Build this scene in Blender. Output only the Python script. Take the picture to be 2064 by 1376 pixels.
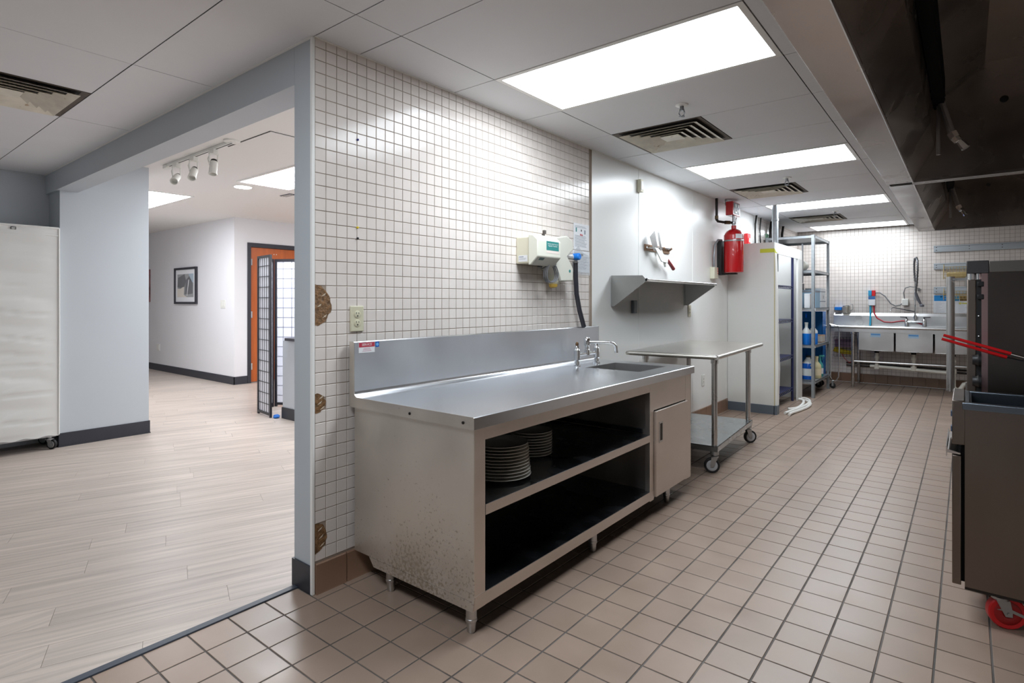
import bpy, bmesh, math, random
from mathutils import Vector, Matrix
random.seed(7)
scene = bpy.context.scene
for o in list(bpy.data.objects):
    bpy.data.objects.remove(o, do_unlink=True)
C = scene.collection

# ------------------------------------------------------------------ camera
cd = bpy.data.cameras.new('camera')
cam = bpy.data.objects.new('camera', cd)
C.objects.link(cam)
cam.location = (2.168, 0.0, 1.247)
cam.rotation_euler = (math.radians(90), 0, math.radians(38.65))
cd.sensor_width = 36
cd.lens = 1145.3 / 2064 * 36
cd.shift_y = -80 / 2064
cd.clip_start = 0.05
scene.camera = cam

# ------------------------------------------------------------------ world / exposure
world = bpy.data.worlds.new('world')
scene.world = world
world.use_nodes = True
world.node_tree.nodes['Background'].inputs[0].default_value = (0.9, 0.95, 1.0, 1)
world.node_tree.nodes['Background'].inputs[1].default_value = 0.3
vs = scene.view_settings
vs.view_transform = 'Standard'
vs.look = 'None'
vs.gamma = 1
vs.use_curve_mapping = False
vs.exposure = 0.68
PANEL = 11.0          # brightness of the ceiling light panels
scene.cycles.max_bounces = 6
scene.cycles.diffuse_bounces = 4
scene.cycles.glossy_bounces = 3
scene.cycles.transparent_max_bounces = 4
scene.cycles.use_adaptive_sampling = True
scene.cycles.adaptive_threshold = 0.03
scene.cycles.caustics_reflective = False
scene.cycles.caustics_refractive = False
scene.cycles.sample_clamp_indirect = 6
scene.cycles.use_denoising = True

# ------------------------------------------------------------------ materials
def srgb(r, g, b):
    f = lambda c: (c / 255 / 12.92) if c / 255 <= 0.04045 else ((c / 255 + 0.055) / 1.055) ** 2.4
    return (f(r), f(g), f(b), 1)
MATS = {}
def mat(name, col, rough=0.5, metal=0.0, var=0.0, scale=8.0, stretch=(1, 1, 1), bump=0.0, rvar=0.0,
        spec=0.5, emit=0.0, alpha=1.0, objvar=0.0, coat=0.0, detail=4.0, coord='object'):
    if name in MATS:
        return MATS[name]
    m = bpy.data.materials.new(name)
    m.use_nodes = True
    nt = m.node_tree
    b = nt.nodes['Principled BSDF']
    c = srgb(*col)
    b.inputs['Base Color'].default_value = c
    b.inputs['Roughness'].default_value = rough
    b.inputs['Metallic'].default_value = metal
    b.inputs['Specular IOR Level'].default_value = spec
    b.inputs['Coat Weight'].default_value = coat
    b.inputs['Alpha'].default_value = alpha
    if emit:
        b.inputs['Emission Color'].default_value = c
        b.inputs['Emission Strength'].default_value = emit
    L = nt.links
    src = None
    if var or bump or rvar:
        tc = nt.nodes.new('ShaderNodeTexCoord')
        mp = nt.nodes.new('ShaderNodeMapping')
        mp.inputs['Scale'].default_value = stretch
        nz = nt.nodes.new('ShaderNodeTexNoise')
        nz.inputs['Scale'].default_value = scale
        nz.inputs['Detail'].default_value = detail
        if coord == 'world':
            gp = nt.nodes.new('ShaderNodeNewGeometry'); L.new(gp.outputs['Position'], mp.inputs[0])
        elif coord == 'shift':        # each copy gets its own stretch of the pattern
            oi0 = nt.nodes.new('ShaderNodeObjectInfo'); vm = nt.nodes.new('ShaderNodeVectorMath'); vm.operation = 'MULTIPLY_ADD'
            L.new(oi0.outputs['Random'], vm.inputs[0]); vm.inputs[1].default_value = (37, 53, 71); L.new(tc.outputs['Object'], vm.inputs[2])
            L.new(vm.outputs[0], mp.inputs[0])
        else:
            L.new(tc.outputs['Object'], mp.inputs[0])
        L.new(mp.outputs[0], nz.inputs['Vector'])
        src = nz.outputs['Fac']
    if var:
        mr = nt.nodes.new('ShaderNodeMapRange')
        mr.inputs[1].default_value = 0.3; mr.inputs[2].default_value = 0.7
        mr.inputs[3].default_value = 1 - var; mr.inputs[4].default_value = 1 + var
        L.new(src, mr.inputs[0])
        mx = nt.nodes.new('ShaderNodeMix'); mx.data_type = 'RGBA'; mx.blend_type = 'MULTIPLY'
        mx.inputs['Factor'].default_value = 1
        mx.inputs['A'].default_value = c
        L.new(mr.outputs[0], mx.inputs['B'])
        L.new(mx.outputs['Result'], b.inputs['Base Color'])
        colout = mx.outputs['Result']
    else:
        colout = None
    if objvar:
        oi = nt.nodes.new('ShaderNodeObjectInfo')
        gi = nt.nodes.new('ShaderNodeNewGeometry')
        ad = nt.nodes.new('ShaderNodeMath'); ad.operation = 'ADD'
        L.new(oi.outputs['Random'], ad.inputs[0]); L.new(gi.outputs['Random Per Island'], ad.inputs[1])
        fr = nt.nodes.new('ShaderNodeMath'); fr.operation = 'FRACT'
        L.new(ad.outputs[0], fr.inputs[0])
        mr2 = nt.nodes.new('ShaderNodeMapRange')
        mr2.inputs[3].default_value = 1 - objvar; mr2.inputs[4].default_value = 1 + objvar
        L.new(fr.outputs[0], mr2.inputs[0])
        mx2 = nt.nodes.new('ShaderNodeMix'); mx2.data_type = 'RGBA'; mx2.blend_type = 'MULTIPLY'
        mx2.inputs['Factor'].default_value = 1
        mx2.inputs['A'].default_value = c
        if colout: L.new(colout, mx2.inputs['A'])
        L.new(mr2.outputs[0], mx2.inputs['B'])
        L.new(mx2.outputs['Result'], b.inputs['Base Color'])
    if rvar:
        mr3 = nt.nodes.new('ShaderNodeMapRange')
        mr3.inputs[1].default_value = 0.3; mr3.inputs[2].default_value = 0.7
        mr3.inputs[3].default_value = max(0.02, rough - rvar); mr3.inputs[4].default_value = rough + rvar
        L.new(src, mr3.inputs[0]); L.new(mr3.outputs[0], b.inputs['Roughness'])
    if bump:
        bp = nt.nodes.new('ShaderNodeBump')
        bp.inputs['Strength'].default_value = bump
        bp.inputs['Distance'].default_value = 0.01
        L.new(src, bp.inputs['Height']); L.new(bp.outputs[0], b.inputs['Normal'])
    if emit: m.cycles.emission_sampling = 'FRONT'
    MATS[name] = m
    return m

def speckle(m, col, scale, lo, hi, zmax=None, metalless=True, seedw=0.0):
    """spots of another colour on an existing material (pitting, stains with a shape of their own)"""
    nt = m.node_tree; L = nt.links
    b = nt.nodes['Principled BSDF']
    tc = nt.nodes.new('ShaderNodeTexCoord')
    nz = nt.nodes.new('ShaderNodeTexNoise'); nz.inputs['Scale'].default_value = scale; nz.inputs['Detail'].default_value = 3
    n2 = nt.nodes.new('ShaderNodeTexNoise'); n2.inputs['Scale'].default_value = 3.2; n2.inputs['Detail'].default_value = 2
    L.new(tc.outputs['Object'], nz.inputs['Vector']); L.new(tc.outputs['Object'], n2.inputs['Vector'])
    ad = nt.nodes.new('ShaderNodeMath'); ad.operation = 'MULTIPLY_ADD'
    L.new(n2.outputs['Fac'], ad.inputs[0]); ad.inputs[1].default_value = 0.5; L.new(nz.outputs['Fac'], ad.inputs[2])
    val = ad.outputs[0]
    if zmax is not None:
        sx = nt.nodes.new('ShaderNodeSeparateXYZ'); L.new(tc.outputs['Object'], sx.inputs[0])
        zr = nt.nodes.new('ShaderNodeMapRange'); zr.inputs[1].default_value = 0.1; zr.inputs[2].default_value = zmax
        zr.inputs[3].default_value = 0.12; zr.inputs[4].default_value = -0.1
        L.new(sx.outputs['Z'], zr.inputs[0])
        a2 = nt.nodes.new('ShaderNodeMath'); a2.operation = 'ADD'
        L.new(val, a2.inputs[0]); L.new(zr.outputs[0], a2.inputs[1]); val = a2.outputs[0]
    mr = nt.nodes.new('ShaderNodeMapRange'); mr.inputs[1].default_value = lo; mr.inputs[2].default_value = hi
    L.new(val, mr.inputs[0])
    mx = nt.nodes.new('ShaderNodeMix'); mx.data_type = 'RGBA'
    L.new(mr.outputs[0], mx.inputs['Factor'])
    old = b.inputs['Base Color']
    if old.is_linked:
        L.new(old.links[0].from_socket, mx.inputs['A'])
    else:
        mx.inputs['A'].default_value = old.default_value
    mx.inputs['B'].default_value = srgb(*col)
    L.new(mx.outputs['Result'], b.inputs['Base Color'])
    if metalless:
        iv = nt.nodes.new('ShaderNodeMapRange'); iv.inputs[3].default_value = b.inputs['Metallic'].default_value; iv.inputs[4].default_value = 0.3
        L.new(mr.outputs[0], iv.inputs[0]); L.new(iv.outputs[0], b.inputs['Metallic'])
    return m

steel = mat('brushed_steel', (196, 195, 194), 0.30, 1.0, var=0.05, scale=5, stretch=(1, 0.15, 1), rvar=0.06)
steel_front = mat('steel_front', (216, 207, 199), 0.40, 1.0, var=0.06, scale=6, stretch=(1, 0.4, 1), rvar=0.06)
steel_side = mat('steel_worn_side', (222, 217, 209), 0.48, 1.0, var=0.06, scale=5, rvar=0.08)
speckle(steel_side, (150, 136, 118), 75, 0.90, 1.02, zmax=0.75)
steel_splash = mat('steel_backsplash', (212, 215, 220), 0.44, 1.0, var=0.06, scale=2.5, rvar=0.05)
steel_top = mat('steel_worktop', (220, 222, 225), 0.25, 1.0, var=0.03, scale=3, rvar=0.02)
steel_table = mat('steel_table', (226, 223, 216), 0.28, 1.0, var=0.02, scale=4)
steel_hood = mat('steel_hood', (182, 175, 170), 0.24, 1.0, var=0.10, scale=2.2, rvar=0.08)
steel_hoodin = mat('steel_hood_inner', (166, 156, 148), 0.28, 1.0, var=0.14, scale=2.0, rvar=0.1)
steel_dark = mat('steel_appliance', (128, 118, 110), 0.34, 1.0, var=0.08, scale=3, stretch=(1, 1, 0.3), rvar=0.06)
chrome = mat('chrome', (222, 224, 226), 0.10, 1.0)
galv = mat('galvanised', (168, 174, 178), 0.42, 0.8, var=0.08, scale=30)
alu = mat('aluminium_rail', (196, 205, 212), 0.38, 0.7)
castmetal = mat('caster_metal', (170, 172, 174), 0.35, 0.9)
blackpl = mat('black_plastic', (24, 24, 26), 0.45)
slotblack = mat('slot_black', (12, 11, 11), 0.85, spec=0.1)
sprink = mat('sprinkler_metal', (112, 112, 114), 0.35, 0.9)
blackrub = mat('black_rubber', (20, 20, 22), 0.6)
darkiron = mat('dark_iron_pipe', (40, 36, 34), 0.45, 0.5)
whitepaint = mat('white_panel', (248, 248, 245), 0.28, var=0.012, scale=2)
whitepl = mat('white_plastic', (236, 236, 230), 0.35)
creampl = mat('cream_plastic', (226, 222, 200), 0.38)
ivory = mat('ivory_plate', (214, 210, 184), 0.4)
greypaint = mat('blue_grey_paint', (196, 203, 209), 0.55, var=0.012, scale=2)
dinepaint = mat('light_grey_paint', (238, 238, 241), 0.6, var=0.01, scale=2)
ceilpaint = mat('white_ceiling_paint', (238, 236, 233), 0.75)
ceiltile = mat('ceiling_tile', (236, 238, 242), 0.6, var=0.012, scale=3, objvar=0.012)
ceilgap = mat('ceiling_gap', (30, 29, 28), 0.8)
ceilslab = mat('ceiling_slab', (120, 118, 115), 0.8)
walltile = mat('glazed_wall_tile', (231, 223, 217), 0.16, var=0.02, scale=14, objvar=0.03, spec=0.32, coord='world')
groutm = mat('wall_grout', (166, 152, 139), 0.85, var=0.12, scale=10)
quarry = mat('quarry_tile', (158, 137, 122), 0.33, var=0.06, scale=5, objvar=0.055, rvar=0.05, coord='world')
floorgrout = mat('floor_grout', (98, 92, 88), 0.8, var=0.4, scale=5, coord='world')
basetile = mat('brown_base_tile', (140, 110, 90), 0.28, var=0.06, scale=6, objvar=0.04)
baseblack = mat('black_vinyl_base', (50, 52, 60), 0.45)
basegrey = mat('grey_vinyl_base', (96, 106, 116), 0.45)
lens = mat('light_lens', (240, 248, 255), 0.4, emit=PANEL)
lensf = mat('light_lens_far', (240, 248, 255), 0.4, emit=PANEL*0.6)
lensd = mat('light_lens_dining', (246, 250, 255), 0.4, emit=PANEL*1.5)
ventm = mat('vent_paint', (234, 229, 214), 0.5, var=0.10, scale=9)
speckle(ventm, (168, 140, 96), 14, 0.93, 1.0, metalless=False)
ventdark = mat('vent_dark', (34, 30, 26), 0.8)
ventframe = mat('vent_frame_dirty', (92, 80, 68), 0.6, var=0.2, scale=12)
redtank = mat('red_enamel', (190, 16, 24), 0.22, coat=0.5)
redpl = mat('red_plastic', (206, 22, 30), 0.35)
redgrip = mat('red_vinyl_grip', (196, 10, 18), 0.4)
paper = mat('paper', (238, 240, 243), 0.6)
greyink = mat('grey_print', (150, 156, 166), 0.7)
blackink = mat('black_print', (40, 40, 44), 0.7)
tealm = mat('teal_print', (28, 132, 128), 0.5)
whiteink = mat('white_print', (250, 250, 250), 0.6)
bluepl = mat('bright_blue_plastic', (22, 128, 226), 0.4)
crateblue = mat('blue_crate_plastic', (18, 122, 210), 0.4)
navy = mat('navy_epoxy', (34, 40, 82), 0.4)
liquidblue = mat('blue_liquid', (24, 130, 236), 0.25)
liquiddeep = mat('deep_blue_liquid', (16, 92, 190), 0.25)
yellowpl = mat('yellow_plastic', (232, 206, 40), 0.5)
tapem = mat('yellow_green_tape', (208, 214, 60), 0.6)
tealpl = mat('teal_plastic', (70, 165, 165), 0.4)
bottleclear = mat('frosted_bottle', (222, 226, 224), 0.35)
bottlecream = mat('cream_bottle', (224, 214, 170), 0.4)
board = mat('brown_cardboard', (190, 150, 120), 0.7)
fabric = mat('white_cover_fabric', (230, 231, 228), 0.5, var=0.015, scale=4)
woodred = mat('orange_wood_veneer', (196, 100, 44), 0.35, var=0.12, scale=3.5, stretch=(6, 6, 0.5))
framedark = mat('dark_frame', (52, 52, 60), 0.45)
shojipaper = mat('shoji_paper', (236, 238, 246), 0.7)
platem = mat('plate_ceramic', (226, 222, 214), 0.18)
brasswood = mat('bronze_holder', (150, 118, 92), 0.4, 0.5)
handlered = mat('dark_red_handle', (132, 34, 40), 0.4)
gluebrown = mat('brown_adhesive', (124, 92, 60), 0.6, var=0.5, scale=60, bump=0.8)
gluewhite = mat('plaster_remnant', (206, 190, 168), 0.8)
hosewhite = mat('white_hose', (232, 230, 224), 0.4)
pvc = mat('pvc_pipe', (226, 222, 210), 0.4)
copperpipe = mat('pipe_iron', (66, 60, 56), 0.5, 0.4)
wiretan = mat('tan_wire', (196, 172, 112), 0.45, 0.3)
greybag = mat('grey_rubber', (112, 116, 122), 0.5)
oilgrey = mat('fryer_tank', (120, 130, 140), 0.3, 1.0)

# ------------------------------------------------------------------ mesh builder
class MB:
    def __init__(s):
        s.v = []; s.f = []
    def add(s, vs, fs):
        k = len(s.v); s.v += [tuple(v) for v in vs]; s.f += [tuple(i + k for i in f) for f in fs]; return s
    def box(s, x0, x1, y0, y1, z0, z1):
        return s.add([(x0,y0,z0),(x1,y0,z0),(x1,y1,z0),(x0,y1,z0),(x0,y0,z1),(x1,y0,z1),(x1,y1,z1),(x0,y1,z1)],
                     [(0,3,2,1),(4,5,6,7),(0,1,5,4),(1,2,6,5),(2,3,7,6),(3,0,4,7)])
    def prism(s, poly, axis, a, b):
        """poly = 2D outline; axis x: (y,z), y: (x,z), z: (x,y)"""
        n = len(poly)
        def P(p, t):
            return {'x': (t, p[0], p[1]), 'y': (p[0], t, p[1]), 'z': (p[0], p[1], t)}[axis]
        vs = [P(p, a) for p in poly] + [P(p, b) for p in poly]
        fs = [tuple(range(n))[::-1], tuple(range(n, 2*n))] + [(i, (i+1) % n, n+(i+1) % n, n+i) for i in range(n)]
        return s.add(vs, fs)
    def tube(s, pts, r, n=10, caps=True):
        pts = [Vector(p) for p in pts]
        rs = r if isinstance(r, (list, tuple)) else [r] * len(pts)
        rings = []
        t0 = (pts[1] - pts[0]).normalized()
        up = Vector((0, 0, 1)) if abs(t0.z) < 0.9 else Vector((1, 0, 0))
        nrm = t0.cross(up).normalized()
        for i, p in enumerate(pts):
            if i == 0: t = pts[1] - pts[0]
            elif i == len(pts) - 1: t = pts[-1] - pts[-2]
            else: t = (pts[i+1] - p).normalized() + (p - pts[i-1]).normalized()
            t.normalize()
            nrm = (nrm - t * nrm.dot(t))
            if nrm.length < 1e-6: nrm = t.orthogonal()
            nrm.normalize()
            bn = t.cross(nrm)
            rings.append([p + (nrm * math.cos(2*math.pi*k/n) + bn * math.sin(2*math.pi*k/n)) * rs[i] for k in range(n)])
        vs = [v for rg in rings for v in rg]
        fs = []
        for i in range(len(pts) - 1):
            for k in range(n):
                fs.append((i*n+k, i*n+(k+1) % n, (i+1)*n+(k+1) % n, (i+1)*n+k))
        if caps:
            fs.append(tuple(range(n))[::-1]); fs.append(tuple(range((len(pts)-1)*n, len(pts)*n)))
        return s.add(vs, fs)
    def lathe(s, prof, c=(0, 0, 0), n=20, axis='z'):
        """prof: list of (radius, height)"""
        vs = []; fs = []
        for r, h in prof:
            for k in range(n):
                a = 2*math.pi*k/n
                x, y = r*math.cos(a), r*math.sin(a)
                v = {'z': (x, y, h), 'x': (h, x, y), 'y': (y, h, x)}[axis]
                vs.append((v[0]+c[0], v[1]+c[1], v[2]+c[2]))
        m = len(prof)
        for i in range(m-1):
            for k in range(n):
                fs.append((i*n+k, i*n+(k+1) % n, (i+1)*n+(k+1) % n, (i+1)*n+k))
        if prof[0][0] > 1e-5: fs.append(tuple(range(n))[::-1])
        if prof[-1][0] > 1e-5: fs.append(tuple(range((m-1)*n, m*n)))
        return s.add(vs, fs)
    def sphere(s, c, r, n=12, sc=(1, 1, 1)):
        pr = [(max(1e-6, r*math.sin(math.pi*i/8)), -r*math.cos(math.pi*i/8)) for i in range(9)]
        k = len(s.v); s.lathe(pr, (0, 0, 0), n)
        for i in range(k, len(s.v)):
            v = s.v[i]; s.v[i] = (v[0]*sc[0]+c[0], v[1]*sc[1]+c[1], v[2]*sc[2]+c[2])
        return s
    def xf(s, M):
        s.v = [tuple(M @ Vector(v)) for v in s.v]; return s

def arc(c, r, a0, a1, n, plane='xz'):
    out = []
    for i in range(n+1):
        a = math.radians(a0 + (a1-a0)*i/n)
        u, w = r*math.cos(a), r*math.sin(a)
        out.append({'xz': (c[0]+u, c[1], c[2]+w), 'yz': (c[0], c[1]+u, c[2]+w), 'xy': (c[0]+u, c[1]+w, c[2])}[plane])
    return out

def chain_off(p):
    v = Vector((0, 0, 0))
    while p is not None:
        v += p.location; p = p.parent
    return v

def mesh_from(mb, name, off=(0, 0, 0), smooth=True, ang=35):
    me = bpy.data.meshes.new(name)
    o = Vector(off)
    me.from_pydata([tuple(Vector(v) - o) for v in mb.v], [], mb.f)
    bm = bmesh.new(); bm.from_mesh(me)
    bmesh.ops.recalc_face_normals(bm, faces=bm.faces)
    bm.to_mesh(me); bm.free()
    if smooth:
        for p in me.polygons: p.use_smooth = True
        me.set_sharp_from_angle(angle=math.radians(ang))
    me.update()
    return me

def part(name, mb, m, parent=None, local=False, bevel=0.0, smooth=True, ang=35, label=None, kind=None):
    """one mesh object; geometry is given in world coordinates unless local"""
    off = Vector((0, 0, 0)) if local or parent is None else chain_off(parent)
    me = mesh_from(mb, name, off, smooth, ang)
    o = bpy.data.objects.new(name, me)
    me.materials.append(m)
    C.objects.link(o)
    if parent is not None: o.parent = parent
    if bevel:
        bv = o.modifiers.new('bevel', 'BEVEL'); bv.width = bevel; bv.segments = 2; bv.limit_method = 'ANGLE'
        bv.angle_limit = math.radians(40); bv.harden_normals = False
    if label: o['label'] = label
    if kind: o['kind'] = kind
    return o

def tag(o, label, cat, group=None):
    o['label'] = label; o['category'] = cat
    if group: o['group'] = group
    return o

def thing(name, label, cat, loc=(0, 0, 0), rotz=0.0, group=None):
    o = bpy.data.objects.new(name, None)
    o.empty_display_size = 0.05
    C.objects.link(o)
    o.location = loc; o.rotation_euler = (0, 0, rotz)
    return tag(o, label, cat, group)

def single(name, mb, m, label, cat, group=None, bevel=0.0, ang=35):
    """a thing made of one mesh; origin at its base centre"""
    xs = [v[0] for v in mb.v]; ys = [v[1] for v in mb.v]; zs = [v[2] for v in mb.v]
    c = ((min(xs)+max(xs))/2, (min(ys)+max(ys))/2, min(zs))
    me = mesh_from(mb, name, c, True, ang)
    o = bpy.data.objects.new(name, me); me.materials.append(m); C.objects.link(o); o.location = c
    if bevel:
        bv = o.modifiers.new('bevel', 'BEVEL'); bv.width = bevel; bv.segments = 2; bv.limit_method = 'ANGLE'
    return tag(o, label, cat, group)

def struct(name, mb, m, parent=None, bevel=0.0):
    o = part(name, mb, m, parent, bevel=bevel)
    if parent is None: o['kind'] = 'structure'
    return o

def text_mb(body, size, align='CENTER', spacing=1.0):
    """flat lettering in the XY plane, centred at the origin"""
    cu = bpy.data.curves.new('lettering', 'FONT')
    cu.body = body; cu.size = size; cu.align_x = align; cu.align_y = 'CENTER'; cu.resolution_u = 2; cu.space_line = spacing
    ob = bpy.data.objects.new('lettering', cu); C.objects.link(ob)
    bpy.context.view_layer.update()
    me = ob.evaluated_get(bpy.context.evaluated_depsgraph_get()).to_mesh()
    mb = MB(); mb.add([tuple(v.co) for v in me.vertices], [tuple(p.vertices) for p in me.polygons])
    ob.evaluated_get(bpy.context.evaluated_depsgraph_get()).to_mesh_clear()
    bpy.data.objects.remove(ob, do_unlink=True); bpy.data.curves.remove(cu)
    return mb
def on_x(mb, x, y, z):       # lettering onto a plane facing +X (reads along +Y)
    return mb.xf(Matrix.Translation((x, y, z)) @ Matrix(((0,0,1,0),(1,0,0,0),(0,1,0,0),(0,0,0,1))))
def on_y(mb, x, y, z):       # lettering onto a plane facing -Y (reads along +X)
    return mb.xf(Matrix.Translation((x, y, z)) @ Matrix(((1,0,0,0),(0,0,-1,0),(0,1,0,0),(0,0,0,1))))

H = 2.374      # kitchen ceiling
HD = 2.52      # dining ceiling
YB = 10.25     # far wall
XR = 3.30      # right wall
YN = -2.6      # wall behind the camera
XL = -4.25     # left wall of the near room
# ------------------------------------------------------------------ structure
TH = math.radians(38.65); CT, ST = math.cos(TH), math.sin(TH)
def proj(x, y, z):       # only used to rank which repeated pieces show largest
    u = CT*(x-2.168) + ST*y; d = -ST*(x-2.168) + CT*y
    if d < 0.05: return None
    return 1032 + 1145.3*u/d, 608 - 1145.3*(z-1.247)/d, d
def inview(x, y, z, m=20):
    p = proj(x, y, z)
    return p is not None and -m < p[0] < 2064+m and -m < p[1] < 1376+m

def chamfer_piece(w, h, t, c, axis):
    """small slab with chamfered face; axis z (floor, top at 0) or x (wall, face at 0) or y (face at 0, facing -y)"""
    a, b = w/2, h/2
    lo = [(-a, -b), (a, -b), (a, b), (-a, b)]
    hi = [(-a+c, -b+c), (a-c, -b+c), (a-c, b-c), (-a+c, b-c)]
    def P(p, d): return {'z': (p[0], p[1], -d), 'x': (-d, p[0], p[1]), 'y': (p[0], d, p[1])}[axis]
    vs = [P(p, t) for p in lo] + [P(p, c*0.7) for p in lo] + [P(p, 0) for p in hi]
    fs = [(8, 9, 10, 11)]
    for i in range(4):
        j = (i+1) % 4
        fs += [(i, j, 4+j, 4+i), (4+i, 4+j, 8+j, 8+i)]
    return vs, fs

def spread(pieces, wh, t, c, axis, m, parent, name, limit=300, tilt=0.0, lip=False):
    """pieces: list of (x,y,z); the `limit` that show largest become objects sharing one mesh, the rest one stuff part"""
    vs, fs = chamfer_piece(wh[0], wh[1], t, c, axis)
    def key(p):
        q = proj(*p); return -(q[2] if q else 99) if inview(*p) else -1000
    ranked = sorted(pieces, key=key, reverse=True)
    near = [p for p in ranked[:limit] if inview(*p)]
    rest = ranked[len(near):]
    base = MB().add(vs, fs)
    me = mesh_from(base, name, (0, 0, 0), False); me.materials.append(m)
    off = chain_off(parent)
    for p in near:
        o = bpy.data.objects.new(name, me); C.objects.link(o); o.parent = parent
        o.location = Vector(p) - off
        if tilt: o.rotation_euler = tuple(random.gauss(0, tilt) for _ in range(3))
    if rest:
        mb = MB()
        for p in rest:
            R = Matrix.Translation(p)
            if tilt:
                R = R @ Matrix.Rotation(random.gauss(0, tilt), 4, 'X') @ Matrix.Rotation(random.gauss(0, tilt), 4, 'Y') @ Matrix.Rotation(random.gauss(0, tilt), 4, 'Z')
            mb.add([R @ Vector(v) for v in vs], fs)
        part(name + '_field', mb, m, parent, kind='stuff', smooth=False)

# kitchen floor: quarry tiles set in recessed grout
floor = struct('floor', MB().box(-0.112, XR, YN, YB, -0.12, -0.0025), floorgrout)
PX, PY = 0.1565, 0.150
fl = []
for i in range(-1, 22):
    x = 0.047 + PX*i + PX/2
    if x > XR or x < -0.1: continue
    for j in range(-26, 60):
        y = 1.351 + PY*j + PY/2
        if YN < y < YB: fl.append((x, y, 0.0))
spread(fl, (PX-0.0065, PY-0.006), 0.004, 0.0012, 'z', quarry, floor, 'floor_tile', tilt=0.0011)

# dining floor: vinyl planks
plankm = mat('vinyl_plank', (192, 179, 169), 0.40, var=0.20, scale=3.0, stretch=(13, 0.55, 1), objvar=0.05, detail=9, coord='shift')
floor_d = struct('floor_dining', MB().box(-12.2, -0.136, YN, 8.2, -0.12, -0.003), mat('plank_joint', (150, 138, 124), 0.7))
ang = math.radians(20.5)
ux, uy = math.sin(ang), math.cos(ang)      # plank direction
vx, vy = uy, -ux
PW, PL = 0.152, 1.22
def clip(poly, f):
    out = []
    for i in range(len(poly)):
        a, b = poly[i], poly[(i+1) % len(poly)]
        fa, fb = f(a), f(b)
        if fa >= 0: out.append(a)
        if (fa >= 0) != (fb >= 0):
            t = fa/(fa-fb); out.append((a[0]+(b[0]-a[0])*t, a[1]+(b[1]-a[1])*t))
    return out
bounds = [lambda p: -0.1365 - p[0], lambda p: p[0] + 12, lambda p: p[1] - YN, lambda p: 8.0 - p[1]]
planks = []
for i in range(-85, 30):
    sh = random.uniform(0, PL)
    for j in range(-8, 12):
        a, b = i*PW, j*PL + sh
        g = 0.0006
        poly = []
        for (s, t) in ((a+g, b+g), (a+PW-g, b+g), (a+PW-g, b+PL-g), (a+g, b+PL-g)):
            poly.append((vx*s + ux*t, vy*s + uy*t))
        for f in bounds:
            if len(poly) >= 3: poly = clip(poly, f)
        if len(poly) < 3: continue
        cx = sum(p[0] for p in poly)/len(poly); cy = sum(p[1] for p in poly)/len(poly)
        planks.append((cx, cy, poly))
def pk(p):
    q = proj(p[0], p[1], 0)
    vis = inview(p[0], p[1], 0, 250) and p[0] < -0.05 and (p[0] > -6.5 or p[1] < 4.2)
    return q[2] if (q and vis) else 1000
planks.sort(key=pk)
rest = MB()
for n, (cx, cy, poly) in enumerate(planks):
    if n < 300 and pk((cx, cy)) < 900:
        mb = MB()
        loc = [((p[0]-cx)*vx + (p[1]-cy)*vy, (p[0]-cx)*ux + (p[1]-cy)*uy) for p in poly]
        mb.prism(loc, 'z', -0.003, 0)
        me = mesh_from(mb, 'plank', (0, 0, 0), False); me.materials.append(plankm)
        o = bpy.data.objects.new('plank', me); C.objects.link(o); o.parent = floor_d
        o.location = (cx, cy, 0); o.rotation_euler = (0, 0, -ang)
        # shift the grain of each plank by moving the mesh origin in Z is not needed: object random tints it
    else:
        rest.prism(poly, 'z', -0.003, 0)
part('plank_field', rest, plankm, floor_d, kind='stuff', smooth=False)
struct('trim_1', MB().box(-0.140, -0.108, YN, 1.357, -0.01, 0.0055), mat('dark_transition_strip', (66, 72, 82), 0.45), bevel=0.002)

# ---- tiled wall on the left of the kitchen
wall_l = struct('wall_left', MB().box(-0.15, -0.006, 1.36, 3.651, 0, H+0.04), greypaint)
part('grout_bed', MB().box(-0.006, -0.0022, 1.366, 3.651, 0.02, H+0.01), groutm, wall_l)
TP = 0.0536
holes = [(1.375, 1.232, 0.072, 0.084), (1.375, 0.812, 0.046, 0.042), (1.375, 0.237, 0.050, 0.064)]
tl = []
for i in range(43):
    y = 1.3665 + TP*(i+0.5)
    if y + TP/2 > 3.66: continue
    for j in range(-30, 30):
        z = 1.317 + TP*(j+0.5)
        if z - TP/2 < 0.128 or z - TP/2 > H-0.004: continue
        if any(((y-h[0])/h[2])**2 + ((z-h[1])/h[3])**2 < 0.75 for h in holes): continue
        tl.append((0.0, y, z))
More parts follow.
